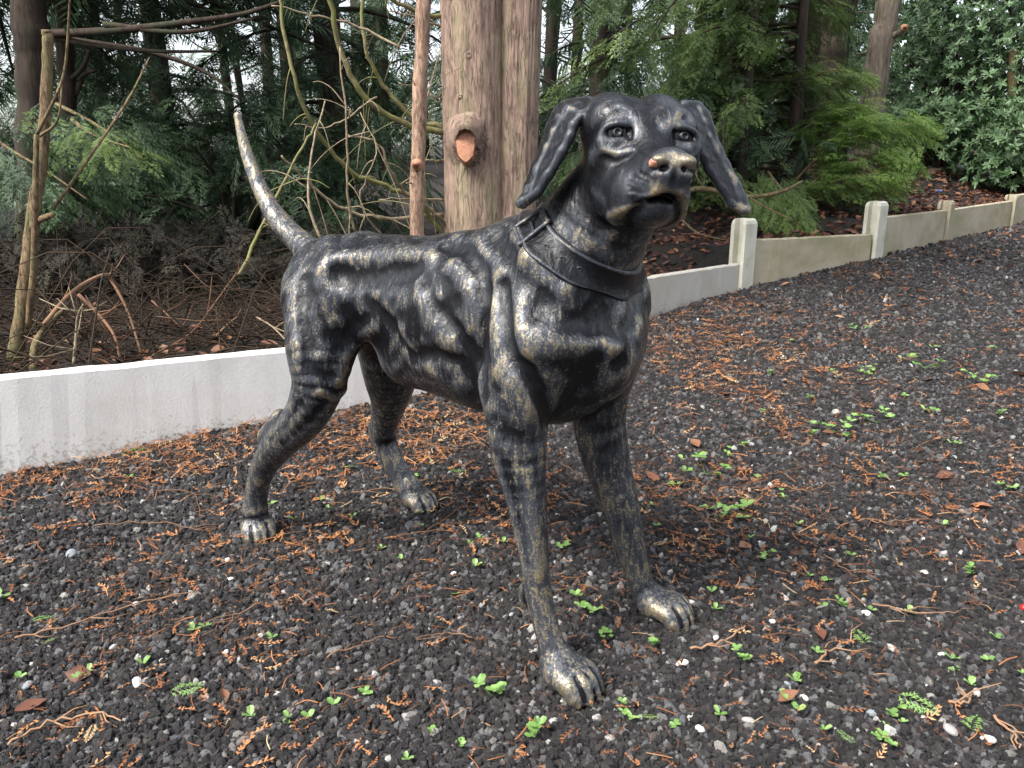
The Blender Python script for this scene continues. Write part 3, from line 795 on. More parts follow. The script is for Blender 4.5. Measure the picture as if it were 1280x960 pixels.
# ------------------------------------------------------ the statue, assembled
BRONZE = mat_bronze()
def to_world(V): return DOG_O + V[:, :1] * DOG_D + V[:, 1:2] * DOG_V + V[:, 2:] * np.array([0, 0, 1.])
def smooth_pass(V, E, n):
    deg = np.bincount(E.ravel(), minlength=len(V))[:, None]
    for _ in range(n):
        A = np.stack([np.bincount(E[:, 0], V[E[:, 1], c], len(V)) + np.bincount(E[:, 1], V[E[:, 0], c], len(V)) for c in range(3)], 1)
        V = .4 * V + .6 * A / deg
    return V
def build_dog():
    S = dog_sdf(); dog_strokes(S)
    V, F = surface_mesh(S, (-1.12, -.27, -.01), (.22, .27, .92), h=.0025)
    used = np.zeros(len(V), bool); used[F.ravel()] = True; mp = np.cumsum(used) - 1; V = V[used]; F = mp[F]
    V[:, 2] = np.maximum(V[:, 2], -.006)
    W = to_world(V)
    root_loc = DOG_O.copy()
    me = mesh('dog_statue', W - root_loc, F, BRONZE)
    nrm = np.empty(len(V) * 3, np.float32); me.vertices.foreach_get('normal', nrm); nrm = nrm.reshape(-1, 3)
    E = np.concatenate([F[:, [0, 1]], F[:, [1, 2]], F[:, [2, 3]], F[:, [3, 0]]]); E = np.unique(np.sort(E, 1), axis=0)
    s1 = smooth_pass(W, E, 14); s2 = smooth_pass(s1, E, 50)
    r = ((W - s1) * nrm).sum(1) / .00055 + ((W - s2) * nrm).sum(1) / .0020
    gilt = np.clip(.15 + .30 * r, -.6, 1.10)
    hm = np.clip((V[:, 2] - .715) / .03, 0, 1) * np.clip((V[:, 0] + .26) / .04, 0, 1)      # the head: gold brushed where the photograph shows it
    gilt = gilt * (1 - hm) + (.42 * gilt - .08) * hm
    rubs = (([(392, 200), (455, 172), (488, 192), (503, 250)], .0055, .60), ([(385, 300), (420, 316), (465, 296)], .0085, .60), ([(588, 215), (640, 188), (682, 192)], .0085, .75), ([(640, 282), (682, 288)], .006, .6),
                        ([(398, 528), (450, 512), (520, 478), (572, 448)], .0048, 1.0), ([(596, 335), (640, 328), (676, 345)], .013, 1.0), ([(585, 442), (640, 452), (668, 500), (672, 530)], .010, .8), ([(480, 400), (540, 420)], .014, .5), ([(320, 152), (262, 150), (200, 235), (152, 345), (120, 440)], .0055, .75),
                        ([(718, 150), (775, 280), (838, 398), (872, 500)], .0045, .9), ([(345, 445), (380, 480)], .010, .3), ([(430, 120), (450, 150)], .012, .25), ([(600, 120), (640, 150)], .012, .35),
            ([(250, 590), (300, 640), (335, 690)], .014, .4), ([(395, 712), (440, 722), (482, 715)], .006, .6), ([(395, 590), (385, 640)], .012, .3))
    qa = march(S, [(620 + .354 * x, 80 + .354 * y) for r_ in rubs for x, y in r_[0]]); i0 = 0
    for pts, w, amt in rubs:
        q = qa[i0:i0 + len(pts)]; i0 += len(pts)
        k = np.flatnonzero(np.linalg.norm(V - q.mean(0), axis=1) < np.linalg.norm(q - q.mean(0), axis=1).max() + 2.5 * w); mk = np.full(len(k), 9.)
        for a_, b_ in zip(q[:-1], q[1:]): mk = np.minimum(mk, d_seg2(V[k], a_, b_))
        gilt[k] += amt * np.exp(-mk / w ** 2)
    gilt = np.clip(gilt, -.6, 1.1)
    a = me.attributes.new('gilt', 'FLOAT', 'POINT'); a.data.foreach_set('value', gilt.astype(np.float32))
    a = me.attributes.new('wear', 'FLOAT', 'POINT'); a.data.foreach_set('value', (1 - .55 * np.clip((V[:, 2] - .70) / .06, 0, 1) * np.clip((V[:, 0] + .30) / .05, 0, 1)).astype(np.float32))
    o = link(bpy.data.objects.new('dog_statue', me)); o.location = root_loc - np.array([0, 0, .0015])       # the feet settle a little into the grit
    tag(o, 'life size cast statue of a standing hound, black with worn gold highlights, on the gravel', 'statue')
    print('dog', len(V), len(F))
    # eyes
    for s in (-1, 1):
        c = hd(-.0115, s * .0445, 0); g_ = hd(1, s * .12, .10) - HE; g_ /= np.linalg.norm(g_)
        th = np.radians([0.5, 7, 11, 12.5, 17, 27, 30, 34, 37, 50, 70, 95, 130, 165, 179.5]); dr = np.array([-.0022, -.0022, -.0016, .0003, .0, -.0004, -.0013, -.0012, .0, 0, 0, 0, 0, 0, 0])
        n = 28; e1 = np.cross(g_, [0, 0, 1]); e1 /= np.linalg.norm(e1); e2 = np.cross(e1, g_); a = np.arange(n) * 2 * math.pi / n
        ring = [c + (.0175 + d) * (math.cos(t) * g_ + math.sin(t) * (np.cos(a)[:, None] * e1 + np.sin(a)[:, None] * e2)) for t, d in zip(th, dr)]
        Vv = np.concatenate(ring); m = len(th); i = np.arange(m - 1)[:, None] * n; j = np.arange(n)[None]; k = (j + 1) % n
        Q = np.stack([i + j, i + n + j, i + n + k, i + k], -1).reshape(-1, 4)
        gl = np.repeat(np.interp(np.degrees(th), [0, 12, 13, 25, 28, 36, 40, 180], [-.4, -.3, .45, .35, -.2, .0, .35, .2]), n)
        obj('eye', to_world(Vv) - root_loc, Q, BRONZE, o, True, {'gilt': gl, 'wear': gl * 0 + .6})
    # collar: a raised band laid on the neck
    cr = [(138, 505), (180, 605), (243, 685), (315, 743), (385, 762), (470, 762)]
    pts = march(S, [(620 + .354 * x, 80 + .354 * y) for x, y in cr])
    cen = np.array([-.135, .0, .665]); q = pts - pts.mean(0)
    nv = np.linalg.svd(np.vstack([q, (cen - pts.mean(0)) * .0]))[2][2]
    ax = np.array([.55, 0, .83]); ax /= np.linalg.norm(ax)
    nv = nv if nv @ ax > 0 else -nv; print('collar normal', nv, pts.round(3).tolist())
    nv = nv / np.linalg.norm(nv); cen = cen + nv * ((pts.mean(0) - cen) @ nv)
    e1 = np.cross(nv, [0, 1, 0.]); e1 /= np.linalg.norm(e1); e2 = np.cross(nv, e1)
    prof = [(-.0195, -.002), (-.0195, .0042), (-.0165, .0062), (-.0140, .0042), (.0, .0040), (.0140, .0042), (.0165, .0062), (.0195, .0042), (.0195, -.002)]
    n = 110; th = np.arange(n) * 2 * math.pi / n; dirs = np.cos(th)[:, None] * e1 + np.sin(th)[:, None] * e2
    N_ = Sdf(); N_.p = [p for p in S.p if p[0] in 'hce' and p[5] < 1]
    Vv = []; Rr = []
    for (w, hgt) in ((-.0195, 0), (0, 0), (.0195, 0)):
        c0 = cen + nv * w; t = np.full(n, .03); hit = np.zeros(n, bool)
        for _ in range(60):
            d = S.ev(c0 + dirs * t[:, None], True, cen, .15); hit |= d > -.0005; t = np.where(hit, t, t + np.maximum(-d * .75, .0012)); t = np.minimum(t, .135)
        for _ in range(3): t = (np.roll(t, 1) + 2 * t + np.roll(t, -1)) / 4
        Rr.append(t)
    for (w, hgt) in prof:
        t = np.array([np.interp(w, [-.0195, 0, .0195], [Rr[0][i], Rr[1][i], Rr[2][i]]) for i in range(n)]) + hgt
        Vv.append(cen + nv * w + dirs * t[:, None])
    m = len(prof); V2 = np.stack(Vv, 1).reshape(-1, 3); i = np.arange(n)[:, None] * m; i2 = (i + m) % (n * m); j = np.arange(m - 1)[None]
    Q = np.stack([i + j, i2 + j, i2 + j + 1, i + j + 1], -1).reshape(-1, 4)
    gl = np.tile([-.3, .25, .6, -.15, -.05, -.15, .6, .25, -.3], n)
    col = obj('collar', to_world(V2) - root_loc, Q[:, ::-1], BRONZE, o, True, {'gilt': gl, 'wear': gl * 0 + .6})
    def on_band(k, w, h=.0):
        k = k % n; f = k - int(k); a = int(k) % n; b = (a + 1) % n
        t = (1 - f) * np.interp(w, [-.0195, 0, .0195], [x[a] for x in Rr]) + f * np.interp(w, [-.0195, 0, .0195], [x[b] for x in Rr]); d = (1 - f) * dirs[a] + f * dirs[b]
        return cen + nv * w + d * (t + h)
    kb = int(np.argmin([np.linalg.norm(on_band(k, 0) - (pts[0] * .30 + pts[1] * .70)) for k in range(n)])); sg = 1 if np.linalg.norm(on_band(kb + 6, 0) - pts[2]) < np.linalg.norm(on_band(kb - 6, 0) - pts[2]) else -1
    # buckle frame, prong and keeper holes
    st = .0
    L = [on_band(kb + sg * a, w, .0055) for a, w in ((-4.2, -.021), (-4.2, .021), (3.6, .022), (3.6, -.022))]; g2 = Geo()
    for a, b in zip(L, L[1:] + L[:1]):
        t = np.linspace(-.06, 1.06, 8)[:, None]; g2.tube(to_world(a * (1 - t) + b * t) - root_loc, .0034, 8, .5)
    a, b = on_band(kb - sg * 4.0, 0, .006), on_band(kb + sg * 4.0, -.002, .008); g2.tube(to_world(np.linspace(0, 1, 6)[:, None] * (b - a) + a) - root_loc, .0026, 8, .4)
    Vb, fb, Ab = g2.data(); obj('buckle', Vb, fb, BRONZE, col, True, {'gilt': Ab, 'wear': Ab * 0 + .6})
    for a in (9, 13.5, 18):
        p = on_band(kb + sg * a, 0, .0038); d = p - cen; d -= nv * (d @ nv); d /= np.linalg.norm(d); f1 = np.cross(d, nv); th2 = np.linspace(0, 2 * math.pi, 13)
        g2 = Geo(); P3 = p + .0032 * (np.cos(th2)[:, None] * f1 + np.sin(th2)[:, None] * nv); g2.tube(to_world(P3) - root_loc, .0012, 5, .5, False)
        Vb, fb, Ab = g2.data(); obj('eyelet', Vb, fb, BRONZE, col, True, {'gilt': Ab, 'wear': Ab * 0 + .6})
    # chipped nostril showing the reddish casting under the paint
    m_, nt, b_ = new_mat('bare_casting'); nt.links.new(mixc(nt, noise(nt, 300, 3, .6, coords(nt)).outputs[0], (.34, .13, .08), (.52, .25, .17)), b_.inputs['Base Color']); b_.inputs['Roughness'].default_value = .7
    q = march(S, [(814.5, 203.0)])[0]; gr = S.ev(np.array([q + [.002, 0, 0], q - [.002, 0, 0], q + [0, .002, 0], q - [0, .002, 0], q + [0, 0, .002], q - [0, 0, .002]]), False); nn = np.array([gr[0] - gr[1], gr[2] - gr[3], gr[4] - gr[5]]); nn /= np.linalg.norm(nn)
    f1 = np.cross(nn, [0, 0, 1]); f1 /= np.linalg.norm(f1); f2 = np.cross(f1, nn); th2 = np.arange(18) * 2 * math.pi / 18; rw = 1 + .15 * np.sin(2 * th2 + 1) + .1 * np.sin(5 * th2)
    rim = q + (.0062 * rw * np.cos(th2))[:, None] * f1 + (.0060 * rw * np.sin(th2))[:, None] * f2
    for _ in range(14): rim = rim - nn * np.clip(S.ev(rim, True, q, .02), -.002, .002)[:, None] * .8
    q2 = q.copy()
    for _ in range(14): q2 = q2 - nn * float(np.clip(S.ev(q2[None], True, q, .02)[0], -.002, .002)) * .8
    Vb = np.vstack([q2 + nn * .0016, rim * .55 + q2 * .45 + nn * .0012, rim + nn * .0002, rim - nn * .004]); k = 18; j = np.arange(k); k1 = (j + 1) % k
    T1 = np.stack([np.zeros(k, int), 1 + j, 1 + k1], 1); Q1 = np.vstack([np.stack([1 + r * k + j, 1 + (r + 1) * k + j, 1 + (r + 1) * k + k1, 1 + r * k + k1], 1) for r in (0, 1)])
    obj('paint_chip', to_world(Vb) - root_loc, [Q1, T1], m_, o)
    return o
build_dog()
# --------------------------------------------------------------- vegetation
BARK_RED = mat_bark('cedar_bark', (.165, .112, .088), (.355, .25, .195), (.29, .245, .155), (1, 1, .22), 60, .010, .5)
BARK_DARK = mat_bark('dark_bark', (.016, .012, .009), (.060, .042, .031), (.035, .042, .022))
BARK_STEM = mat_bark('stem_bark', (.15, .09, .06), (.42, .28, .20), None, (1, 1, .35), 60, .008, .6)
BARK_TAN = mat_bark('tan_bark', (.06, .042, .024), (.25, .175, .098), (.14, .135, .06), (1, 1, .35), 70, .009, .7)
MOSSY = mat_bark('mossy_branch', (.10, .09, .045), (.24, .21, .10), (.16, .18, .05), (1, 1, 1), 30, .003)
DEADTWIG = mat_bark('dead_twig', (.13, .10, .065), (.36, .29, .19), None, (1, 1, 1), 40, .002)
CUTWOOD = mat_bark('cut_wood', (.30, .13, .08), (.52, .27, .17), None, (1, 1, 1), 60, .002)
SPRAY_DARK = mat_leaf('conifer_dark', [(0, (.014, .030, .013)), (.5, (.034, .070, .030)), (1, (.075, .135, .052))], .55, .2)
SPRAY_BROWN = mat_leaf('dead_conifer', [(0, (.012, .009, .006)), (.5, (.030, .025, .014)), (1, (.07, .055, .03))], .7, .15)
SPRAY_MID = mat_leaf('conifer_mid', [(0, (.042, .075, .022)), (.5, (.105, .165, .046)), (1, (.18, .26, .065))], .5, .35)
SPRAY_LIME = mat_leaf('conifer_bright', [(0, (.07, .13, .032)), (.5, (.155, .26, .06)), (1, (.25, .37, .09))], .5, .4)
LAUREL = mat_leaf('evergreen_leaf', [(0, (.032, .068, .028)), (.5, (.080, .145, .060)), (1, (.16, .25, .12))], .45, .25)

def make_spray(rg, n=9, sub=True):
    """one flat lacy conifer spray, length 1 along x; returns (V, tri F)"""
    V = []; T = []
    def leaf(p, d, L, w, up):
        s = np.array([-d[1], d[0], 0]); k = len(V)
        V.extend([p, p + d * L * .45 + s * w + up * .3, p + d * L + up, p + d * L * .45 - s * w + up * .3]); T.extend([(k, k + 1, k + 2), (k, k + 2, k + 3)])
    for i in range(n):
        x = .06 + .9 * i / n; z = -.16 * x * x
        p = np.array([x, .02 * math.sin(5 * x), z])
        for sd in (-1, 1):
            L = (.44 * (1 - x) ** .7 * min(1, .45 + 2.2 * x) + .07) * rg.uniform(.75, 1.15); an = rg.uniform(.62, .95) * sd
            d = np.array([math.cos(an), math.sin(an), 0]); up = np.array([0, 0, -.22 * L + rg.normal(0, .03)])
            leaf(p, d, L, .010 + .022 * L, up)
            if sub and L > .12:
                for t in (.32, .62):
                    for s2 in (-1, 1):
                        a2 = an + s2 * rg.uniform(.5, .8); d2 = np.array([math.cos(a2), math.sin(a2), 0])
                        leaf(p + d * L * t + up * t, d2, L * (.46 - .25 * t), .009 + .014 * L, up * .3)
    leaf(np.array([.9, 0, -.13]), np.array([1., 0, 0]), .14, .03, np.array([0, 0, -.04]))
    return np.array(V), np.array(T)
_rs = np.random.default_rng(21)
SPRAYS = [make_spray(_rs, 7) for _ in range(4)]
SPRAYS_LO = [make_spray(_rs, 10, False) for _ in range(4)]
def frames(D, roll_rg, flat=.5):
    """rotation matrices whose x axis follows D and whose plane is roughly level"""
    D = D / (np.linalg.norm(D, axis=1)[:, None] + 1e-9); n = len(D)
    up = np.tile([0, 0, 1.], (n, 1)) + roll_rg.normal(0, flat, (n, 3))
    Y = np.cross(up, D); Y /= np.linalg.norm(Y, axis=1)[:, None] + 1e-9; Z = np.cross(D, Y)
    return np.stack([D, Y, Z], 2)
def place_many(shapes, P, R, S, tint, rg):
    """copies of small shapes at P, merged: returns V, F, tint"""
    pick = rg.integers(0, len(shapes), len(P)); Vs = []; Fs = []; As = []; n = 0
    for k, (V, F) in enumerate(shapes):
        m = pick == k
        if not m.any(): continue
        W = np.einsum('nij,vj->nvi', R[m], V) * S[m][:, None, None] + P[m][:, None]
        c = len(W); q = F[None] + (np.arange(c) * len(V))[:, None, None] + n
        Vs.append(W.reshape(-1, 3)); Fs.append(q.reshape(-1, F.shape[1])); As.append(np.repeat(tint[m], len(V))); n += c * len(V)
    return np.concatenate(Vs), np.concatenate(Fs), np.concatenate(As)

def conifer(name, label, p, h, spread, seed, mat, nl=46, per=26, size=.30, z0=.4, trunk_r=.13, bark=None, lean=(0, 0), group=None, droop=.55, lo=False, tint0=.5, arc=None):
    """cedar: tapered trunk with drooping limbs, crown of flat hanging sprays"""
    rg = np.random.default_rng(seed); root = empty(name, tuple(p)); tag(root, label, 'tree', group)
    g = Geo(); zz = np.linspace(-.2, h, 14)
    tr = np.stack([lean[0] * zz + .05 * np.sin(zz * 1.1 + seed), lean[1] * zz + .04 * np.cos(zz * .9 + seed), zz], 1)
    g.tube(tr, trunk_r * (1 - zz / h * .85).clip(.1) + .015, 12)
    P = []; D = []; SZ = []; TI = []
    for k in range(nl):
        f = (k + rg.random()) / nl; z = z0 + (h - z0) * f
        a = rg.uniform(0, 6.283) if arc is None else rg.uniform(*arc)
        L = spread * (1 - .72 * f) * rg.uniform(.65, 1.15)
        b = np.array([np.interp(z, zz, tr[:, 0]), np.interp(z, zz, tr[:, 1]), z]); d = np.array([math.cos(a), math.sin(a), 0])
        t = np.linspace(0, 1, 7)
        Q = b + d * (L * t)[:, None] + np.array([0, 0, 1]) * (L * (.22 * t - droop * t * t))[:, None] + rg.normal(0, .02, (7, 3)) * t[:, None]
        g.tube(Q, .020 * (1 - .8 * t) * (.6 + L / 3), 5)
        m = int(per * (.5 + L / spread)); u = rg.uniform(.12, 1.0, m) ** .8
        q = np.stack([np.interp(u, t, Q[:, c]) for c in range(3)], 1)
        tg = np.gradient(Q, axis=0); tg = np.stack([np.interp(u, t, tg[:, c]) for c in range(3)], 1); tg /= np.linalg.norm(tg, axis=1)[:, None]
        sd = np.cross(tg, [0, 0, 1]); w = rg.choice([-1, 1], m)[:, None] * rg.uniform(.1, 1.1, m)[:, None]
        dd = tg * .8 + sd * w + np.array([0, 0, -.35]) + rg.normal(0, .22, (m, 3))
        P.append(q + rg.normal(0, .035, (m, 3))); D.append(dd); SZ.append(size * rg.uniform(.6, 1.25, m)); TI.append(np.clip(tint0 + rg.normal(0, .17, m) + rg.normal(0, .12), 0, 1))
    g.build('trunk', bark or BARK_DARK, root)
    P = np.concatenate(P); R = frames(np.concatenate(D), rg)
    V, F, A = place_many(SPRAYS_LO if lo else SPRAYS, P, R, np.concatenate(SZ), np.concatenate(TI), rg)
    obj('crown', V, F, mat, root, False, {'tint': A})
    return root
def copy_tree(r, p, rz, s, label):
    c = r.copy(); COL.objects.link(c); c.location = p; c.rotation_euler = (0, 0, rz); c.scale = (s, s, s); c['label'] = label
    for ch in r.children:
        d = ch.copy(); COL.objects.link(d); d.parent = c
    return c
def floor_pt(x, Y):
    X = at(x, 300, Y)[0]; return np.array([X, Y, float(fz(X, Y))])

# the twin stemmed cedar right behind the statue
def twin_cedar():
    base = np.array([-.105, 3.80, 0]); base[2] = float(fz(base[0], base[1])) - .05
    root = empty('cedar_tree', tuple(base)); tag(root, 'big reddish cedar trunk of two fused stems, a freshly sawn limb stub facing the camera', 'tree')
    g = Geo(); zz = np.concatenate([np.arange(-.1, 1.9, .012), np.linspace(1.9, 5.5, 20)]); n = 120; a = np.arange(n) * 2 * math.pi / n
    rg = np.random.default_rng(4)
    def stem(off, r0, r1, slope, seed):
        P = np.stack([off[0] + slope[0] * zz, off[1] + slope[1] * zz, zz], 1)
        ph = np.array([3, 5, 8, 11]); R = []
        rf = [(rg.integers(14, 46), rg.uniform(0, 6.28), rg.uniform(-2, 2), rg.uniform(2, 9), rg.uniform(0, 6.28)) for _ in range(16)]
        for z, f in zip(zz, (zz + .1) / 5.6):
            r = r0 + (r1 - r0) * f + .05 * math.exp(-(z + .1) * 5)
            r = r * (1 + sum(.028 * np.sin(k * a + seed * k + .35 * z * (k % 3 - 1)) / (1 + k * .12) for k in ph))
            fib = sum(np.sin(q * a + p0 + 1.6 * math.sin(w * z + p1) + sl * z) for q, p0, sl, w, p1 in rf) / 4      # shaggy vertical fibre
            r = r + .0020 * np.clip(fib, -1, 1.2) + .0016 * np.abs(np.sin(23 * z + 9 * np.sin(5 * a))) ; R.append(r)
        g.tube(P, np.array(R), n, cap=True)
    stem((-.055, 0, 0), .145, .130, (-.006, 0), 1.3)
    stem((.106, -.014, 0), .094, .102, (.026, 0), 2.1)
    g.build('trunk', BARK_RED, root)
    # sawn stub: a collar of bark, then the pale oval cut
    c = at(583, 178, 3.80 - .155) - base
    g = Geo(); ax = np.array([-.08, -1, .18]); ax /= np.linalg.norm(ax)
    t = np.array([-.05, 0, .010, .018]); g.tube(c + ax * t[:, None] + np.array([0, 0, .010]) * np.array([1.6, .8, -.6, -1.2])[:, None], np.array([[1 / math.hypot(math.cos(q) / a_, math.sin(q) / b_) * (1 + .05 * math.sin(3 * q + 2)) for q in np.arange(20) * 2 * math.pi / 20] for a_, b_ in ((.105, .150), (.070, .105), (.050, .084), (.043, .074))]), 20, cap=False)
    st = g.build('limb_stub', BARK_RED, root)
    st.scale = (1, 1, 1)
    g = Geo(); k = 20; th = np.arange(k) * 2 * math.pi / k
    e1 = np.cross(ax, [0, 0, 1]); e1 /= np.linalg.norm(e1); e2 = np.cross(e1, ax)
    rr = 1 + .025 * np.sin(3 * th + 1) + .04 * np.sin(7 * th)
    cc = c + ax * .030
    V = [cc + ax * .004] + [cc + .041 * rr[i] * math.cos(th[i]) * e1 + .074 * rr[i] * math.sin(th[i]) * e2 + np.array([0, 0, -.012]) for i in range(k)] + [cc - ax * .055 + .047 * rr[i] * math.cos(th[i]) * e1 + .082 * rr[i] * math.sin(th[i]) * e2 + np.array([0, 0, -.012]) for i in range(k)]
    F = [(0, 1 + i, 1 + (i + 1) % k) for i in range(k)]
    g.add(V, F); V2 = np.array(V)
    g.add(V2, [(1 + i, 1 + k + i, 1 + k + (i + 1) % k, 1 + (i + 1) % k) for i in range(k)])
    g.build('sawn_face', CUTWOOD, st)
    # shreds of bark and dead shoots hanging round the stub
    g = Geo()
    for i in range(60):
        q = c + np.array([rg.uniform(-.02, .085), rg.uniform(.0, .02), rg.uniform(-.10, .02)]); d = rg.normal(0, 1, 3); d[1] = -abs(d[1])
        g.tube(np.array([q, q + d * .02, q + d * .035 + [0, 0, -.014]]), [.0016, .0013, .0007], 4)
    g.build('bark_shred', BARK_DARK, root)['kind'] = 'stuff'
    # knots
    for (x, y, s) in ((585, 68, .020), (596, 92, .014), (575, 120, .012)):
        q = at(x, y, 3.80 - .150) - base; g = Geo()
        g.tube(np.array([q + [0, .05, 0], q + [0, .018, 0], q + [0, .009, 0], q + [0, .012, 0]]), [s * 1.5, s * 1.1, s * .7, s * .3], 10); g.build('knot', BARK_RED, root)
    # low dead branches sweeping out to the left, bare or mossy
    def br(pts, r0, r1, mat):
        P = []
        for (x, y, Y) in pts: P.append(at(x, y, Y) - base)
        P = spline(P, 6); t = np.linspace(0, 1, len(P)); P = P + rg.normal(0, .003, P.shape)
        g = Geo(); g.tube(P, r0 + (r1 - r0) * t, 7)
        for i in range(int(2 + len(P) / 7)):
            k = rg.integers(2, len(P) - 1); d = rg.normal(0, 1, 3); d[1] *= .5; d[2] -= .35; L = rg.uniform(.04, .17)
            q = P[k]; g.tube(spline(np.array([q, q + d * L * .4, q + d * L * .75 + [0, 0, -.25 * L], q + d * L + [0, 0, -.6 * L]]), 3), np.linspace(.0028, .0010, 10), 4)
        g.build('branch', mat, root)
    M, T = MOSSY, DEADTWIG
    br([(556, 166, 3.8), (505, 155, 3.7), (455, 120, 3.6), (425, 60, 3.55), (412, -10, 3.5), (405, -80, 3.5)], .015, .009, M)
    br([(556, 160, 3.8), (520, 148, 3.8), (478, 105, 3.75), (458, 60, 3.7), (450, -30, 3.7)], .012, .007, M)
    br([(558, 300, 3.8), (525, 255, 3.7), (490, 235, 3.6), (440, 215, 3.5), (400, 170, 3.4), (372, 110, 3.3), (352, 20, 3.3), (345, -60, 3.3)], .012, .006, M)
    br([(556, 268, 3.8), (480, 272, 3.6), (430, 262, 3.5), (385, 228, 3.4), (352, 195, 3.3)], .010, .004, T)
    br([(558, 285, 3.8), (540, 262, 3.7), (510, 245, 3.6), (490, 215, 3.5), (472, 180, 3.45), (432, 168, 3.4)], .009, .004, T)
    br([(556, 20, 3.8), (510, 10, 3.7), (470, -10, 3.6)], .012, .006, M)
    br([(556, 34, 3.8), (520, 22, 3.7), (488, 14, 3.6)], .006, .003, T)
    br([(557, 200, 3.8), (540, 201, 3.75), (526, 200, 3.7)], .006, .004, T)
    br([(556, 130, 3.8), (535, 118, 3.75), (520, 108, 3.7), (500, 105, 3.6)], .005, .002, T)
    br([(556, 250, 3.8), (520, 248, 3.6), (474, 249, 3.5)], .006, .003, T)
    br([(300, 345, 3.0), (330, 275, 3.2), (372, 195, 3.3), (395, 155, 3.35)], .007, .004, M)
    br([(443, 290, 3.4), (434, 240, 3.35), (432, 150, 3.3), (424, 60, 3.3)], .006, .003, T)
    br([(402, 300, 3.2), (386, 255, 3.2), (388, 200, 3.25), (404, 125, 3.3)], .0065, .003, T)
    br([(480, 300, 3.5), (450, 250, 3.4), (470, 190, 3.4), (450, 140, 3.45)], .004, .002, T)
    br([(500, 60, 3.6), (440, 30, 3.6), (390, 20, 3.5), (340, 5, 3.4)], .006, .003, T)
    br([(470, 120, 3.6), (430, 150, 3.5), (400, 160, 3.45), (370, 155, 3.4)], .004, .002, T)
    # crown, well above
    P = []; D = []
    for k in range(56):
        z = rg.uniform(2.3, 5.6); a_ = rg.uniform(-.2, 3.34); L = rg.uniform(.8, 2.3); t = rg.uniform(.2, 1, 30)
        P.append(np.stack([math.cos(a_) * L * t, math.sin(a_) * L * t, z - .5 * L * t * t], 1) + rg.normal(0, .1, (30, 3))); D.append(np.tile([math.cos(a_), math.sin(a_), -.6], (30, 1)) + rg.normal(0, .4, (30, 3)))
    P = np.concatenate(P); V, F, A = place_many(SPRAYS_LO, P, frames(np.concatenate(D), rg), rg.uniform(.2, .4, len(P)), rg.random(len(P)), rg)
    obj('crown', V, F, SPRAY_DARK, root, False, {'tint': A})
twin_cedar()

def bare_stem(name, label, pts, r0, r1, mat, twigs, cat='tree', seed=1, knobs=(), tmat=None, crown=None):
    P = np.array([at(*q) for q in pts]); base = P[0].copy(); root = empty(name, tuple(base)); tag(root, label, cat)
    Q = spline(P - base, 8); t = np.linspace(0, 1, len(Q)); rg = np.random.default_rng(seed)
    g = Geo(); g.tube(Q + rg.normal(0, r0 * .05, Q.shape), (r0 + (r1 - r0) * t) * (1 + .05 * np.sin(t * 40 + seed)), 14); g.build('trunk', mat, root); g = Geo()
    if crown:
        r5 = np.random.default_rng(seed + 500); P2 = []; D2 = []; zlo, zhi, Lm = crown
        for k in range(46):
            z = r5.uniform(zlo, zhi); a_ = r5.uniform(-.35, math.pi + .35); L = r5.uniform(.5, 1) * Lm; u = r5.uniform(.1, 1, 34)
            P2.append(np.stack([math.cos(a_) * L * u, math.sin(a_) * L * u, z - base[2] - .28 * L * u * u], 1) + r5.normal(0, .13, (34, 3))); D2.append(np.tile([math.cos(a_), math.sin(a_), -.5], (34, 1)) + r5.normal(0, .45, (34, 3)))
            g.tube(np.array([[0, 0, z - base[2]], [math.cos(a_) * L, math.sin(a_) * L, z - base[2] - .28 * L]]) + np.interp(z - base[2], Q[:, 2], Q[:, 0]) * np.array([1, 0, 0]) * 0, [.03, .008], 5)
        P2 = np.concatenate(P2); V, F, A = place_many(SPRAYS_LO, P2, frames(np.concatenate(D2), r5), r5.uniform(.25, .5, len(P2)), np.clip(r5.normal(.45, .2, len(P2)), 0, 1), r5)
        obj('crown', V, F, SPRAY_DARK, root, False, {'tint': A}); g.build('limb', BARK_DARK, root)
        g = Geo()
    for tw in twigs:
        pp, a, b = tw; g = Geo(); W = spline(np.array([at(*q) for q in pp]) - base, 6); g.tube(W, np.linspace(a, b, len(W)), 7); g.build('branch', tmat or mat, root)
    for (x, y, Y, s) in knobs:
        q = at(x, y, Y) - base; g = Geo(); g.tube(np.array([q + [0, .03, .01], q + [0, .005, .003], q - [0, .012, 0], q - [0, .008, 0]]), [s * 1.1, s * 1.15, s, s * .5], 12); g.build('pruned_knot', CUTWOOD, root)
    return root
bare_stem('young_tree', 'slim straight reddish stem just left of the big cedar trunk, one pruned knob on it',
          [(519, 330, 3.42), (521, 285, 3.40), (524, 160, 3.40), (529, 0, 3.40), (536, -260, 3.5), (541, -420, 3.6)], .0325, .026, BARK_STEM,
          [([(523, 120, 3.4), (516, 99, 3.36)], .005, .002), ([(524, 160, 3.4), (541, 95, 3.5), (553, 52, 3.6)], .003, .0015), ([(521, 228, 3.4), (508, 229, 3.35)], .005, .003)], seed=3, knobs=[(521, 207, 3.362, .021)])
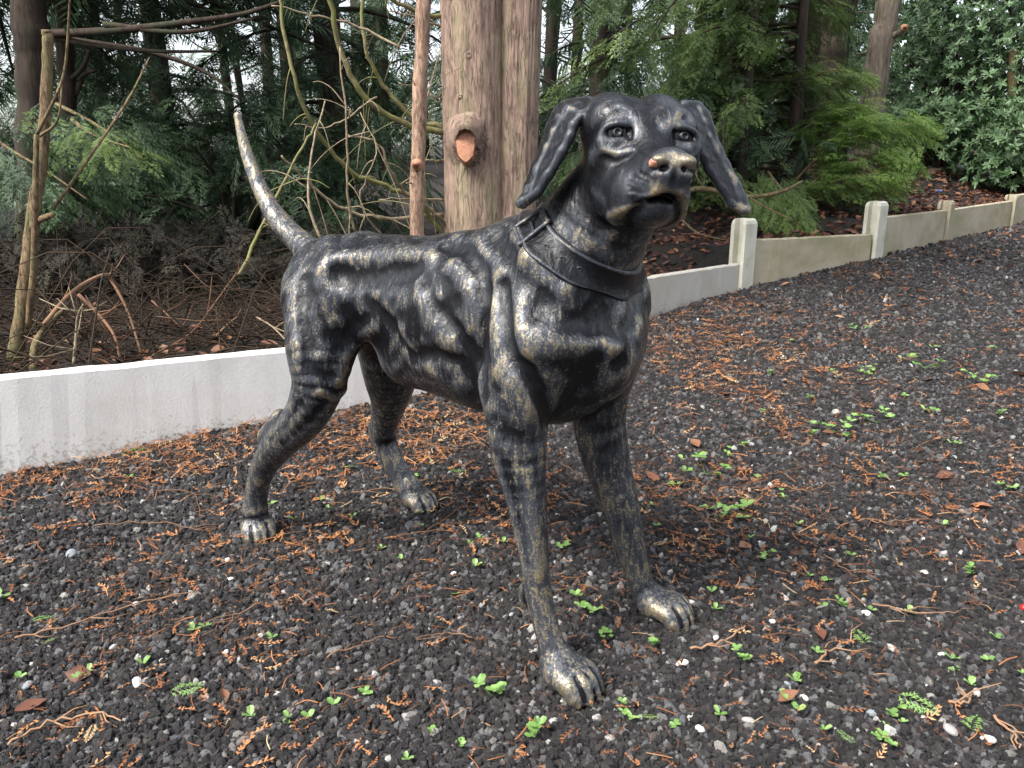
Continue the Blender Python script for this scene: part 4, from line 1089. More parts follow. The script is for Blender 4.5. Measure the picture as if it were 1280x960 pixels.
bare_stem('sapling', 'leaning tan sapling with forked bare shoots, behind the white wall on the far left',
          [(18, 450, 2.62), (28, 385, 2.62), (42, 270, 2.66), (55, 170, 2.70), (60, 60, 2.72), (57, 38, 2.72)], .025, .014, BARK_TAN,
          [([(40, 285, 2.65), (48, 276, 2.6), (66, 268, 2.55)], .014, .009), ([(33, 420, 2.62), (42, 340, 2.6), (44, 250, 2.58), (46, 168, 2.58)], .012, .008), ([(46, 168, 2.58), (70, 120, 2.55), (82, 80, 2.55), (88, -10, 2.5)], .006, .003),
           ([(50, 170, 2.66), (72, 150, 2.6), (78, 100, 2.6)], .005, .002), ([(66, 262, 2.7), (120, 185, 2.8), (160, 125, 2.9), (187, 72, 3.0)], .006, .003)], seed=5)
bare_stem('cedar_tree', 'thick dark brown trunk at the top left corner, in shade behind the sapling',
          [(40, 345, 5.2), (44, 170, 5.2), (42, 80, 5.2), (36, 0, 5.2), (26, -200, 5.3), (18, -420, 5.4)], .105, .095, BARK_DARK,
          [([(60, 42, 5.2), (140, 38, 5.0), (230, 28, 4.9), (300, 18, 4.9), (352, 2, 4.8)], .026, .010), ([(70, 48, 5.2), (130, 58, 5.1), (200, 64, 5.0), (272, 64, 5.0)], .018, .007), ([(90, 50, 5.2), (190, 66, 5.1), (260, 92, 5.1), (300, 125, 5.0)], .020, .006), ([(130, 30, 5.0), (230, 40, 4.9), (330, 20, 4.9)], .018, .008)], seed=6, crown=(2.05, 4.8, 2.6))
bare_stem('cedar_tree', 'narrow brown trunk with a broken fork beside the dark corner trunk',
          [(84, 330, 6.0), (86, 160, 6.0), (82, 60, 6.0), (80, -60, 6.0), (78, -300, 6.0)], .06, .05, BARK_DARK, [([(88, 100, 6.0), (104, 84, 5.9), (112, 62, 5.9)], .02, .012), ([(90, 130, 6), (105, 95, 6), (120, 88, 6)], .018, .01)], seed=8, crown=(2.3, 4.5, 2.2))
bare_stem('pine_tree', 'greyish brown trunk leaning right with an orange scar, standing behind the bright cedar bough',
          [(1080, 215, 8.8), (1090, 130, 8.8), (1100, 60, 8.8), (1111, 0, 8.8), (1135, -160, 8.9), (1150, -300, 9)], .135, .105, mat_bark('grey_bark', (.05, .04, .03), (.20, .16, .125), (.13, .12, .08)), [([(1110, 48, 8.75), (1122, 42, 8.68), (1130, 36, 8.62)], .040, .030)], seed=9, knobs=[(1131, 35, 8.60, .030)])
bare_stem('pine_tree', 'dark broad trunk at the top edge, left of the leaning grey trunk',
          [(1030, 230, 10), (1034, 90, 10), (1040, 0, 10), (1045, -200, 10)], .24, .19, BARK_DARK, [([(1034, 60, 10), (1060, 20, 10), (1075, -20, 10)], .06, .04)], seed=10)
bare_stem('cedar_tree', 'dark trunk in the shade between the bright bough and the white slotted post',
          [(985, 270, 7.4), (1000, 180, 7.4), (1010, 90, 7.4), (1020, -100, 7.4), (1024, -250, 7.4)], .10, .08, BARK_DARK, [], seed=12)
bare_stem('young_tree', 'thin grey trunk among the glossy bushes near the right edge',
          [(1252, 250, 9.5), (1258, 190, 9.5), (1264, 140, 9.5), (1266, 60, 9.5)], .055, .04, BARK_TAN, [], seed=13)

# conifers
LB = 'trees of the dark conifer belt'
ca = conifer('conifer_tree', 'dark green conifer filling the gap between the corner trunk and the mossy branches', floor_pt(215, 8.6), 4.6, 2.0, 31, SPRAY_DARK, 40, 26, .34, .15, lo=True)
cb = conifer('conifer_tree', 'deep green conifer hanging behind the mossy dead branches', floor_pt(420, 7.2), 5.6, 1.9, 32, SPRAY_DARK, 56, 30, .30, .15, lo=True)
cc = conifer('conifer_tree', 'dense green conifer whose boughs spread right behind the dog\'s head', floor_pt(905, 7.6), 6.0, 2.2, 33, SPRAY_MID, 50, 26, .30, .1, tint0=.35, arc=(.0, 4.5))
copy_tree(cb, floor_pt(745, 11.5), 4.0, 1.05, 'farther conifer between the cedar trunk and the dog\'s head')
copy_tree(ca, floor_pt(1030, 12.5), 3.1, 1.2, 'tall dark conifer behind the broad top edge trunk')
copy_tree(cb, floor_pt(600, 10.5), 1.2, 1.1, 'conifer hidden mostly by the big twin cedar trunk')
copy_tree(cb, floor_pt(-60, 8.0), .4, 1.1, 'dark conifer at the very left edge')
# fresh cedar boughs in front, at the wall
cd = conifer('cedar_tree', 'low feathery cedar with fresh bright green sprays hanging over the tan wall boards', floor_pt(985, 6.75), 2.3, 1.25, 41, SPRAY_MID, 44, 24, .22, .12, .05, droop=.45, tint0=.55, arc=(.3, 4.0))
ce = conifer('cedar_tree', 'feathery green cedar filling the space behind the dog\'s far ear and the white post', floor_pt(925, 6.5), 2.4, 1.0, 42, SPRAY_MID, 50, 26, .22, .08, .05, droop=.4, tint0=.5, arc=(.6, 4.6))
def bough(label, pts, nside, size, seed, mat, r=.012, wide=.35):
    P = spline(np.array([at(*q) for q in pts]), 8); base = P[0].copy(); root = empty('cedar_bough', tuple(base)); tag(root, label, 'branch')
    rg = np.random.default_rng(seed); g = Geo(); g.tube(P - base, np.linspace(r, .003, len(P)), 7); g.build('stem', BARK_TAN, root)
    t = rg.uniform(.15, 1, nside); q = np.stack([np.interp(t * (len(P) - 1), np.arange(len(P)), P[:, c]) for c in range(3)], 1)
    tg = np.gradient(P, axis=0); tg = np.stack([np.interp(t * (len(P) - 1), np.arange(len(P)), tg[:, c]) for c in range(3)], 1); tg /= np.linalg.norm(tg, axis=1)[:, None]
    sd = np.cross(tg, [0, 0, 1]); k = rg.choice([-1, 1], nside)[:, None]
    D = tg * .9 + sd * k * rg.uniform(.2, 1.0, (nside, 1)) + np.array([0, 0, -.30]) + rg.normal(0, .15, (nside, 3))
    q = q + sd * k * rg.uniform(0, wide, (nside, 1)) * (1 - t[:, None] * .5) + np.array([0, 0, 1]) * rg.normal(0, .05, (nside, 1)) - base
    V, F, A = place_many(SPRAYS, q, frames(D, rg, .3), size * rg.uniform(.6, 1.2, nside), np.clip(.35 + .4 * t + rg.normal(0, .12, nside), 0, 1), rg)
    obj('foliage', V, F, mat, root, False, {'tint': A}); return root
bough('bright lime green cedar bough reaching right in front of the leaning grey trunk', [(985, 235, 6.6), (1030, 190, 6.5), (1075, 160, 6.35), (1120, 155, 6.2), (1158, 158, 6.1)], 260, .19, 51, SPRAY_LIME, wide=.32)
bough('second bright cedar bough just below, its tips over the leaf bank', [(990, 250, 6.5), (1035, 215, 6.4), (1080, 195, 6.2), (1120, 195, 6.1), (1140, 205, 6.0)], 200, .17, 52, SPRAY_LIME, wide=.28)
bough('green cedar bough hanging down onto the tan board right of the white post', [(960, 215, 6.2), (975, 235, 6.0), (990, 262, 5.7), (1000, 292, 5.45)], 170, .17, 53, SPRAY_MID, wide=.2)
bough('soft green cedar bough above the bright ones, under the broad dark trunk', [(940, 150, 7.0), (985, 110, 6.8), (1040, 88, 6.6), (1085, 95, 6.5)], 130, .19, 54, SPRAY_MID, wide=.3)
bough('low cedar bough behind the white slotted post', [(880, 250, 6.2), (910, 235, 6.0), (945, 245, 5.8), (970, 268, 5.6)], 150, .16, 55, SPRAY_MID, wide=.3)
bough('leafy lime bough low over the leaf bank by the second post', [(1010, 245, 6.3), (1050, 225, 6.1), (1090, 222, 6.0), (1120, 228, 5.95)], 150, .15, 75, SPRAY_LIME, wide=.28)
bough('leafy cedar bough filling the gap under the lime bough over the tan board', [(985, 250, 6.6), (1020, 235, 6.4), (1055, 235, 6.2), (1085, 245, 6.1)], 170, .16, 59, SPRAY_MID, wide=.3)
bough('sunlit cedar bough above the lime one beside the dark trunk', [(960, 200, 6.8), (1000, 165, 6.7), (1040, 140, 6.6), (1080, 135, 6.5)], 190, .18, 60, SPRAY_LIME, wide=.3)
bough('dull green cedar bough drooping under the horizontal limbs at upper left', [(70, 130, 5.0), (110, 150, 4.8), (150, 175, 4.6), (180, 200, 4.5)], 120, .20, 56, SPRAY_DARK, wide=.4)
bough('shadowy cedar bough hiding the foot of the corner trunk', [(-40, 150, 4.9), (10, 185, 4.7), (60, 215, 4.5), (110, 250, 4.4)], 120, .22, 58, SPRAY_DARK, wide=.5)
bough('cedar bough lit green beside the sapling', [(90, 150, 4.6), (120, 170, 4.4), (165, 185, 4.2)], 60, .17, 57, SPRAY_MID, wide=.3)
# bare curling branch right of the dog's ear
def branch_thing(name, label, runs, mat, cat='branch'):
    base = at(*runs[0][0][0]); root = empty(name, tuple(base)); tag(root, label, cat)
    for pts, a, b in runs:
        g = Geo(); P = spline(np.array([at(*q) for q in pts]) - base, 7); g.tube(P, np.linspace(a, b, len(P)), 7); g.build('branch', mat, root)
branch_thing('bare_branch', 'bare brown branch curling out between the dog\'s far ear and the white post', [([(780, 300, 5.1), (820, 262, 4.95), (870, 236, 4.9), (930, 246, 4.9), (975, 240, 4.9), (1004, 226, 4.9)], .022, .008), ([(935, 246, 4.9), (955, 258, 4.85), (990, 275, 4.8)], .008, .003), ([(840, 262, 4.95), (870, 290, 4.8), (905, 300, 4.8)], .008, .004), ([(880, 236, 4.9), (870, 215, 4.9), (880, 180, 5)], .006, .003)], BARK_TAN)

# glossy evergreen bushes on the right
def make_rosette(rg, n=7):
    V = []; F = []
    for i in range(n):
        a = i * 2.4 + rg.uniform(-.3, .3); el = rg.uniform(-.1, .75); L = rg.uniform(.7, 1.1)
        d = np.array([math.cos(a) * math.cos(el), math.sin(a) * math.cos(el), math.sin(el)]); s = np.cross(d, [0, 0, 1]); s /= np.linalg.norm(s); u = np.cross(s, d); k = len(V); w = .17
        V += [d * .06, d * L * .35 + s * w + u * .03, d * L * .75 + s * w * .75 + u * .0, d * L - u * .08, d * L * .75 - s * w * .75, d * L * .35 - s * w + u * .03, d * L * .5 - u * .03]
        F += [(k, k + 1, k + 6), (k + 1, k + 2, k + 6), (k + 2, k + 3, k + 6), (k + 3, k + 4, k + 6), (k + 4, k + 5, k + 6), (k + 5, k, k + 6)]
    return np.array(V), np.array(F)
ROS = [make_rosette(_rs) for _ in range(4)]
def bush(label, p, rx, ry, h, n, seed, size=.11, z0=.15, mat=None, name='evergreen_bush', tint0=.45, shapes=None):
    rg = np.random.default_rng(seed); root = empty(name, tuple(p)); tag(root, label, 'bush')
    g = Geo(); P = []; TI = []; D = []
    nb = 26
    for k in range(nb):
        a = rg.uniform(0, 6.28); f = rg.uniform(.35, 1) ; top = np.array([math.cos(a) * rx * f, math.sin(a) * ry * f, h * rg.uniform(.35, 1.0) * (1.1 - .45 * f)])
        Q = spline(np.array([[rg.normal(0, .08), rg.normal(0, .08), -.1], top * [.35, .35, .6], top]), 6); g.tube(Q, np.linspace(.022, .006, len(Q)), 5)
        m = n // nb; c = top + rg.normal(0, 1, (m, 3)) * [.24 * rx, .24 * ry, .16 * h]; c[:, 2] = np.maximum(c[:, 2], z0)
        P.append(c); D.append((c - [0, 0, h * .35]) / [rx, ry, h] + rg.normal(0, .5, (m, 3)) + [0, 0, .4]); TI.append(np.clip(tint0 + rg.normal(0, .14) + rg.normal(0, .15, m), 0, 1))
    g.build('stem', BARK_DARK, root)
    P = np.concatenate(P); D = np.concatenate(D); D /= np.linalg.norm(D, axis=1)[:, None]
    X = np.cross(D, rg.normal(0, 1, D.shape)); X /= np.linalg.norm(X, axis=1)[:, None]; R = np.stack([X, np.cross(D, X), D], 2)
    V, F, A = place_many(shapes or ROS, P, R, size * rg.uniform(.7, 1.3, len(P)), np.concatenate(TI), rg)
    obj('foliage', V, F, mat or LAUREL, root, False, {'tint': A}); return root
bush('pale glossy evergreen bush at the top right corner', floor_pt(1265, 9.6), 1.25, 1.0, 3.1, 1900, 61, .068, .9, tint0=.6)
bush('rounded glossy bush with dense dark leaves just right of the leaning grey trunk', floor_pt(1165, 10.2), 1.05, .9, 2.7, 2200, 62, .068, .5)
bush('low glossy bush spilling over the leaf bank at the right edge', floor_pt(1285, 8.9), .75, .6, .95, 800, 63, .075, .12, tint0=.55)
bush('small glossy bush between the bright bough and the leaf bank', floor_pt(1165, 9.3), .65, .6, .75, 640, 64, .075, .15, tint0=.5)
bush('broad dusky bush filling the background behind the leaning grey trunk', floor_pt(1100, 12.5), 1.5, 1.1, 2.6, 1100, 65, .10, .3, tint0=.3)
bush('tall dusky bush far behind the right edge', floor_pt(1330, 13.5), 1.7, 1.3, 2.9, 900, 66, .11, .4, tint0=.3)
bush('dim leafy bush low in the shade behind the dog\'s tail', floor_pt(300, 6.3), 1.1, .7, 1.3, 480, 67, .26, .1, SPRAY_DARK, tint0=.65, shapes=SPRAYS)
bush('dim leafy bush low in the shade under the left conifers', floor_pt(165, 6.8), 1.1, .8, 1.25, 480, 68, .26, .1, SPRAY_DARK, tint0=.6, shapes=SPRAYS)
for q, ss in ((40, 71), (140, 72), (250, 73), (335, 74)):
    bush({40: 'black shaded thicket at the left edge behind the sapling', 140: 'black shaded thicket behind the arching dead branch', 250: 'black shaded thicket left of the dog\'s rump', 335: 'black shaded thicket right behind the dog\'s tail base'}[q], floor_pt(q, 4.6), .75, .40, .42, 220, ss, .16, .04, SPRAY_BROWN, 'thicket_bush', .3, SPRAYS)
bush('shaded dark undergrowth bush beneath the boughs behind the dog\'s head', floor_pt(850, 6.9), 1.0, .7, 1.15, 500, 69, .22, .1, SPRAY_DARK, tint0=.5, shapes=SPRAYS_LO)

# the far wood: trunks and foliage reading as one mass
def far_wood():
    rg = np.random.default_rng(77); g = Geo(); P = []; D = []
    for k in range(120):
        Y = rg.uniform(17, 34); X = rg.uniform(-.95, .95) * Y; h = rg.uniform(7, 12); z = float(fz(X, Y)); r = rg.uniform(.06, .2)
        if -.62 < X / Y < -.28 and rg.random() < .6: continue
        sl = rg.normal(0, .04)
        g.tube(np.array([[X, Y, z - .3], [X + sl * h * .5, Y, z + h * .5], [X + sl * h, Y, z + h]]), [r, r * .75, r * .3], 7)
        for j in range(5):
            zz = z + h * rg.uniform(.2, .9); a = rg.uniform(0, 6.28); L = rg.uniform(.8, 2.4); q = np.array([X + sl * (zz - z), Y, zz])
            g.tube(np.array([q, q + [math.cos(a) * L * .6, math.sin(a) * L * .6, L * .25], q + [math.cos(a) * L, math.sin(a) * L, L * .5]]), [.04, .025, .01], 5)
        m = rg.integers(20, 60); f = rg.random(m); w = rg.uniform(.6, 1.6)
        P.append(np.stack([X + rg.normal(0, w, m), Y + rg.normal(0, w, m), z + rg.uniform(.2, .95) * h * f ** .7], 1)); D.append(rg.normal(0, 1, (m, 3)) * [1, 1, .4] + [0, 0, -.3])
    V0, f0, A0 = g.data()
    o1 = obj('far_wood_trunks', V0, f0, BARK_DARK, None, True, {'tint': A0}); tag(o1, 'far off bare trunks and limbs of the wood against the white sky', kind='stuff')
    P = np.concatenate(P); V, F, A = place_many(SPRAYS_LO, P, frames(np.concatenate(D), rg), rg.uniform(.6, 1.5, len(P)), np.clip(rg.normal(.5, .2, len(P)), 0, 1), rg)
    tag(obj('far_wood_foliage', V, F, SPRAY_DARK, None, False, {'tint': A}), 'far off dark foliage of the wood behind everything', kind='stuff')
far_wood()
def added_wood():
    """trees added behind the camera to darken the low band of sky in reflections"""
    rg = np.random.default_rng(78); g = Geo(); P = []; D = []
    for k in range(110):
        X = rg.uniform(-26, 26); Y = rg.uniform(-24, -13); h = rg.uniform(4, 7); z = float(gz(X, Y)); r = rg.uniform(.08, .2)
        g.tube(np.array([[X, Y, z - .3], [X, Y, z + h * .5], [X, Y, z + h]]), [r, r * .75, r * .3], 6)
        m = 34; f = rg.random(m); w = 1.5 * (1.1 - f)
        P.append(np.stack([X + rg.normal(0, 1, m) * w, Y + rg.normal(0, 1, m) * w, z + h * (.04 + .96 * f)], 1)); D.append(rg.normal(0, 1, (m, 3)) * [1, 1, .4] + [0, 0, -.3])
    V0, f0, A0 = g.data()
    tag(obj('added_wood_trunks', V0, f0, BARK_DARK, None, True, {'tint': A0}), 'trunks of the unseen wood added behind the viewer to darken reflections', kind='stuff')
    P = np.concatenate(P); V, F, A = place_many(SPRAYS_LO, P, frames(np.concatenate(D), rg), rg.uniform(1.6, 2.8, len(P)), np.clip(rg.normal(.5, .2, len(P)), 0, 1), rg)
    tag(obj('added_wood_foliage', V, F, SPRAY_DARK, None, False, {'tint': A}), 'foliage of the unseen wood added behind the viewer to darken reflections', kind='stuff')
added_wood()  # unseen, added so the statue's glossy sides mirror dark trees
# ------------------------------------------------------- litter and small things
LITTER = mat_tint('dead_cedar_scales', [(0, (.055, .028, .016)), (.35, (.17, .068, .028)), (.62, (.34, .135, .05)), (.82, (.42, .22, .10)), (1, (.48, .36, .20))], .75, .25)
LEAF_BROWN = mat_tint('dead_leaf', [(0, (.05, .022, .016)), (.4, (.13, .055, .035)), (.7, (.24, .12, .065)), (1, (.34, .23, .15))], .6, .3)
WEED = mat_leaf('weed_leaf', [(0, (.10, .20, .05)), (.5, (.19, .34, .09)), (1, (.32, .48, .17))], .45, .25)
TWIG = mat_tint('fallen_twig', [(0, (.055, .03, .02)), (.5, (.16, .085, .05)), (1, (.33, .20, .12))], .8, .25)
rg = np.random.default_rng(88)
def litter_spray(rg):
    V = []; T = []
    def leaf(p, d, L, w, up):
        s = np.array([-d[1], d[0], 0]); k = len(V)
        V.extend([p, p + d * L * .5 + s * w + [0, 0, up * .6], p + d * L + [0, 0, up], p + d * L * .5 - s * w + [0, 0, up * .4]]); T.extend([(k, k + 1, k + 2), (k, k + 2, k + 3)])
    bend = rg.uniform(-.6, .6); n = rg.integers(4, 7); p = np.zeros(3); a = 0.
    for i in range(n):
        d = np.array([math.cos(a), math.sin(a), 0]); leaf(p, d, 1.15 / n, .035, rg.normal(0, .03))
        for sd in (-1, 1):
            if rg.random() < .75:
                b = a + sd * rg.uniform(.5, .9); leaf(p + d * .05, np.array([math.cos(b), math.sin(b), 0]), rg.uniform(.12, .36) * (1 - .5 * i / n), rg.uniform(.03, .05), rg.normal(.02, .06))
        p = p + d / n + [0, 0, rg.normal(0, .02)]; a += bend / n * 2
    return np.array(V) - [.5, 0, 0], np.array(T)
def needle(rg):
    a = rg.uniform(-.8, .8); V = []; P = spline(np.array([[-.5, 0, 0], [0, .12 * a, rg.uniform(0, .1)], [.5, -.1 * a, 0]]), 3)
    for q in P: V += [q + [0, .022, 0], q - [0, .022, 0]]
    return np.array(V), np.array([(2 * i, 2 * i + 1, 2 * i + 3) for i in range(len(P) - 1)] + [(2 * i, 2 * i + 3, 2 * i + 2) for i in range(len(P) - 1)])
LS = [litter_spray(rg) for _ in range(8)] + [needle(rg) for _ in range(4)]
def ground_scatter(n_try, y0, y1, dens_fn, rg):
    w = .85 * y1 + .35; x = rg.uniform(-w, w, n_try); y = rg.uniform(y0, y1, n_try)
    m = (np.abs(x) < .82 * y + .35) & (wall_dist(x, y) < -.03); x, y = x[m], y[m]
    k = rg.random(len(x)) < dens_fn(x, y); return x[k], y[k]
def dens(x, y):
    d = -wall_dist(x, y)
    edge = np.exp(-((d - .22) / .22) ** 2)
    blob = lambda cx, cy, r, s=1.: np.exp(-(((x - cx) / (r * s)) ** 2 + ((y - cy) / r) ** 2))
    patch = 1.6 * blob(-.98, 1.92, .20, 1.9) + 1.0 * blob(-.72, 2.15, .2, 1.5) + .45 * blob(-.7, 1.45, .25, 2) + .8 * blob(.98, 3.45, .50) + .75 * blob(.62, 2.85, .42) + .55 * blob(.75, 2.3, .3, 1.5) + .35 * blob(.25, 1.75, .3, 2) + .4 * blob(.1, 2.45, .35)+ .3 * blob(-.3, 2.2, .2, 2)
    cl = np.clip(.5 + .9 * wob(x, y, 7.0), .05, 1.4)
    return np.clip((.15 + .75 * edge * sstep(.4, .9, x + 1.4 * (y < 2.4)) + patch) * cl + .05, 0, 1) * .78
def flat_frames(n, rg, tilt=.25):
    a = rg.uniform(0, 6.283, n); D = np.stack([np.cos(a), np.sin(a), rg.normal(0, tilt * .6, n)], 1); return frames(D, rg, tilt)
P = []; S = []
for (nt, y0, y1, s0, s1) in ((13000, .65, 1.5, .010, .042), (30000, 1.5, 2.8, .014, .055), (34000, 2.8, 5.0, .02, .065), (16000, 5.0, 9, .03, .08)):
    x, y = ground_scatter(nt, y0, y1, dens, rg); P.append(np.stack([x, y, gz(x, y) + rg.uniform(.010, .022, len(x))], 1)); S.append(rg.uniform(s0, s1, len(x)))
P = np.concatenate(P); S = np.concatenate(S); ti = np.clip(rg.normal(.5, .2, len(P)) + .12 * wob(P[:, 0], P[:, 1], 9.), 0, 1)
V, F, A = place_many(LS, P, flat_frames(len(P), rg), S, ti, rg); print('litter', len(P))
n_ = 16000; x = rg.uniform(-4, 4, n_); y = .62 + 4.6 * rg.random(n_) ** 1.3; k = (np.abs(x) < .7 * y + .15) & (wall_dist(x, y) < -.03); x, y = x[k], y[k]; m_ = len(x)
V2, F2, A2 = place_many(LS[8:], np.stack([x, y, gz(x, y) + rg.uniform(.004, .012, m_)], 1), flat_frames(m_, rg), rg.uniform(.006, .022, m_), np.clip(rg.normal(.38, .22, m_), 0, 1), rg)
F = np.vstack([F, F2 + len(V)]); V = np.vstack([V, V2]); A = np.concatenate([A, A2])
tag(obj('cedar_litter', V, F, LITTER, None, False, {'tint': A}), 'rusty orange dead cedar scales strewn thickly over the gravel', kind='stuff')

def leaf_shape(rg, curl=.25):
    o = [(0, 0), (.18, .16), (.42, .26), (.68, .2), (1, 0), (.68, -.2), (.42, -.26), (.18, -.16)]
    c = rg.uniform(.3, 1.) * curl; V = [(x - .5, y * rg.uniform(.8, 1.2), c * (abs(y) * 1.4 + .6 * (x - .5) ** 2)) for x, y in o] + [(-.1, 0, 0), (.2, 0, .0)]
    return np.array(V), np.array([(0, 1, 8), (1, 2, 8), (2, 9, 8), (2, 3, 9), (3, 4, 9), (4, 5, 9), (5, 6, 9), (6, 8, 9), (6, 7, 8), (7, 0, 8)])
LEAVES = [leaf_shape(rg, .6) for _ in range(6)]
# red brown leaf bank behind the far boards, thin leaf fall elsewhere behind the wall and at its foot
n = 15000; X = rg.uniform(-2.5, 9, n); d = rg.uniform(.02, 2.8, n); s_ = np.interp(X, WALL[:, 0], _ws); Q = wall_at(s_) + d[:, None] * SLIDE
k = rg.random(n) < np.where(Q[:, 0] > .25, .95, .22) * np.exp(-(d / 2.2) ** 2); Q = Q[k]; m = len(Q)
V, F, A = place_many(LEAVES, np.column_stack([Q, fz(Q[:, 0], Q[:, 1]) + rg.uniform(.008, .035, m)]), flat_frames(m, rg, .5), rg.uniform(.03, .075, m), np.clip(rg.normal(.33, .2, m), 0, 1), rg)
tag(obj('leaf_litter', V, F, LEAF_BROWN, None, False, {'tint': A}), 'heaped red brown fallen leaves on the bank behind the wall', kind='stuff')
x, y = ground_scatter(4200, 2.6, 10, lambda x, y: np.clip(np.exp(-((wall_dist(x, y) + .25) / .45) ** 2) * sstep(.8, 2.5, x) + .10 * sstep(1., 3., x), 0, 1), rg); m = len(x)
V, F, A = place_many(LEAVES, np.column_stack([x, y, gz(x, y) + .014]), flat_frames(m, rg, .4), rg.uniform(.03, .075, m), np.clip(rg.normal(.5, .2, m), 0, 1), rg)
tag(obj('leaf_fall', V, F, LEAF_BROWN, None, False, {'tint': A}), 'thin drift of brown leaves on the gravel along the far boards', kind='stuff')

# fine dead brush on the dark ground behind the white wall
g = Geo(); r2 = np.random.default_rng(90)
for i in range(2000):
    X = r2.uniform(-3.2, .2); Y = np.interp(X, [-3.47, -.177], [1.06, 2.66]) + r2.uniform(.12, 2.6) ; z = float(fz(X, Y)); a = r2.uniform(0, 6.28); L = r2.uniform(.15, .7); e = r2.uniform(-.05, 1.) * r2.random()
    dv = np.array([math.cos(a), math.sin(a), 0]) * L; p0 = np.array([X, Y, z + .01])
    if min(wall_dist(X + dv[0], Y + dv[1]), wall_dist(X, Y)) < .06: continue
    g.tube(spline(np.array([p0, p0 + dv * .5 + [0, 0, L * e * .8 + r2.normal(0, .03)], p0 + dv + [0, 0, L * e * .6]]), 3), np.linspace(.0042, .0010, 7) * r2.uniform(.4, 1.1), 4, r2.uniform(0, .32), False)
tag(g.build('dead_brush', mat_tint('dead_brush', [(0, (.016, .011, .008)), (.5, (.07, .046, .028)), (1, (.19, .135, .08))], .85, .2)), 'tangle of thin dark dead twigs on the ground behind the white wall', kind='stuff')
def stick(name, label, pts, r0, r1, mat, group=None, cat='stick', tint=.6, side=0, seed=1):
    q = np.array([at(*p) for p in pts]); rr = np.random.default_rng(seed); P = spline(q, 6); g = Geo(); c = P.mean(0); c[2] = P[:, 2].min()
    g.tube(P, np.linspace(r0, r1, len(P)), 7, tint)
    for i in range(side):
        k = rr.integers(2, len(P) - 1); d = rr.normal(0, 1, 3); d[2] = abs(d[2]) * .6; L = rr.uniform(.04, .16); g.tube(np.array([P[k], P[k] + d * L * .5, P[k] + d * L + [0, 0, .02]]), [.003, .002, .001], 5, tint)
    o = g.build(name, mat, loc=c); tag(o, label, cat, group); return o
stick('dead_branch', 'bent brown dead branch arching up just behind the white wall', [(55, 405, 2.55), (90, 365, 2.7), (128, 344, 2.85), (140, 352, 2.9), (160, 390, 2.85), (176, 440, 2.75)], .0075, .004, TWIG, side=5, tint=.75)
stick('dead_branch', 'second dead branch forking down from the arch to the wall top', [(98, 368, 2.7), (125, 395, 2.68), (143, 420, 2.62), (150, 448, 2.6)], .0065, .004, TWIG, side=3, tint=.6, seed=2)
stick('dead_branch', 'thin pale lichen covered twig standing behind the wall', [(92, 455, 2.42), (95, 420, 2.45), (97, 395, 2.45), (104, 380, 2.45)], .005, .002, DEADTWIG, side=8, seed=3)
stick('dead_branch', 'long dark thin branch lying across the brush', [(190, 376, 3.3), (215, 398, 3.1), (240, 420, 2.9)], .005, .003, TWIG, side=3, tint=.3, seed=4)
stick('dead_branch', 'low stump like dead stem beside the foot of the sapling', [(42, 465, 2.5), (44, 430, 2.55), (60, 405, 2.7), (82, 385, 2.9)], .013, .007, BARK_TAN, side=2, seed=5)
stick('dead_branch', 'slim pale twig lying near the dog\'s rump behind the wall', [(320, 396, 3.0), (340, 408, 2.85), (357, 425, 2.7)], .004, .002, DEADTWIG, side=2, seed=6)
stick('dead_branch', 'long dim branch sloping through the brush towards the tail', [(190, 445, 2.6), (240, 415, 2.8), (275, 370, 3.2), (300, 335, 3.6)], .004, .003, TWIG, side=4, tint=.45, seed=7)
stick('dead_branch', 'red dead fern like frond of leaves behind the wall left of the dog', [(270, 420, 2.8), (285, 405, 2.85), (298, 395, 2.9)], .004, .002, TWIG, side=3, tint=.7, seed=8)

MARKS = [((722, 850), "the dog's nearest paw"), ((840, 765), "the dog's far front paw"), ((322, 655), "the dog's near hind paw"), ((530, 635), "the dog's far hind paw"), ((1083, 815), 'the upright green sprig'), ((1118, 878), 'the long green sprig'),
         ((1212, 925), 'the sprig near the corner'), ((1068, 942), 'the sprig at the bottom edge'), ((212, 877), 'the lower left green sprig'), ((120, 915), 'the yellow sprig'), ((135, 775), 'the long reddish twig'), ((55, 922), 'the tan corner stick'), ((90, 697), 'the big blue grey pebble'),
         ((155, 735), 'the scooped hollow'), ((900, 812), 'the stout bent twig'), ((1040, 822), 'the crooked tan twig'), ((1150, 772), 'the curving tan twig'), ((1277, 766), 'the red berry'), ((1120, 658), 'the brown forked twig'), ((815, 602), 'the pale curled leaf'), ((1200, 888), 'the short orange stick'),
         ((1075, 540),  'the weeds amid the drive'), ((1155, 463), 'the big green patch'), ((935, 360), 'the white slotted post'), ((300, 775), 'the orange twig'), ((555, 803), 'the thin twig under the chest'), ((450, 815), 'the lower centre twig'), ((1180, 602), 'the pale leaf on the drive'), ((172, 857), 'the white pebble at lower left'),
         ((235, 531), 'the largest black clod'), ((868, 560), 'the grey brown leaf'), ((930, 690), 'the reddish leaf'), ((280, 880), 'the small tan leaf'), ((875, 915), 'the white pebble at the bottom'), ((1225, 640), 'the leaf at the right edge'), ((640, 800), 'the shadow under the chest')]
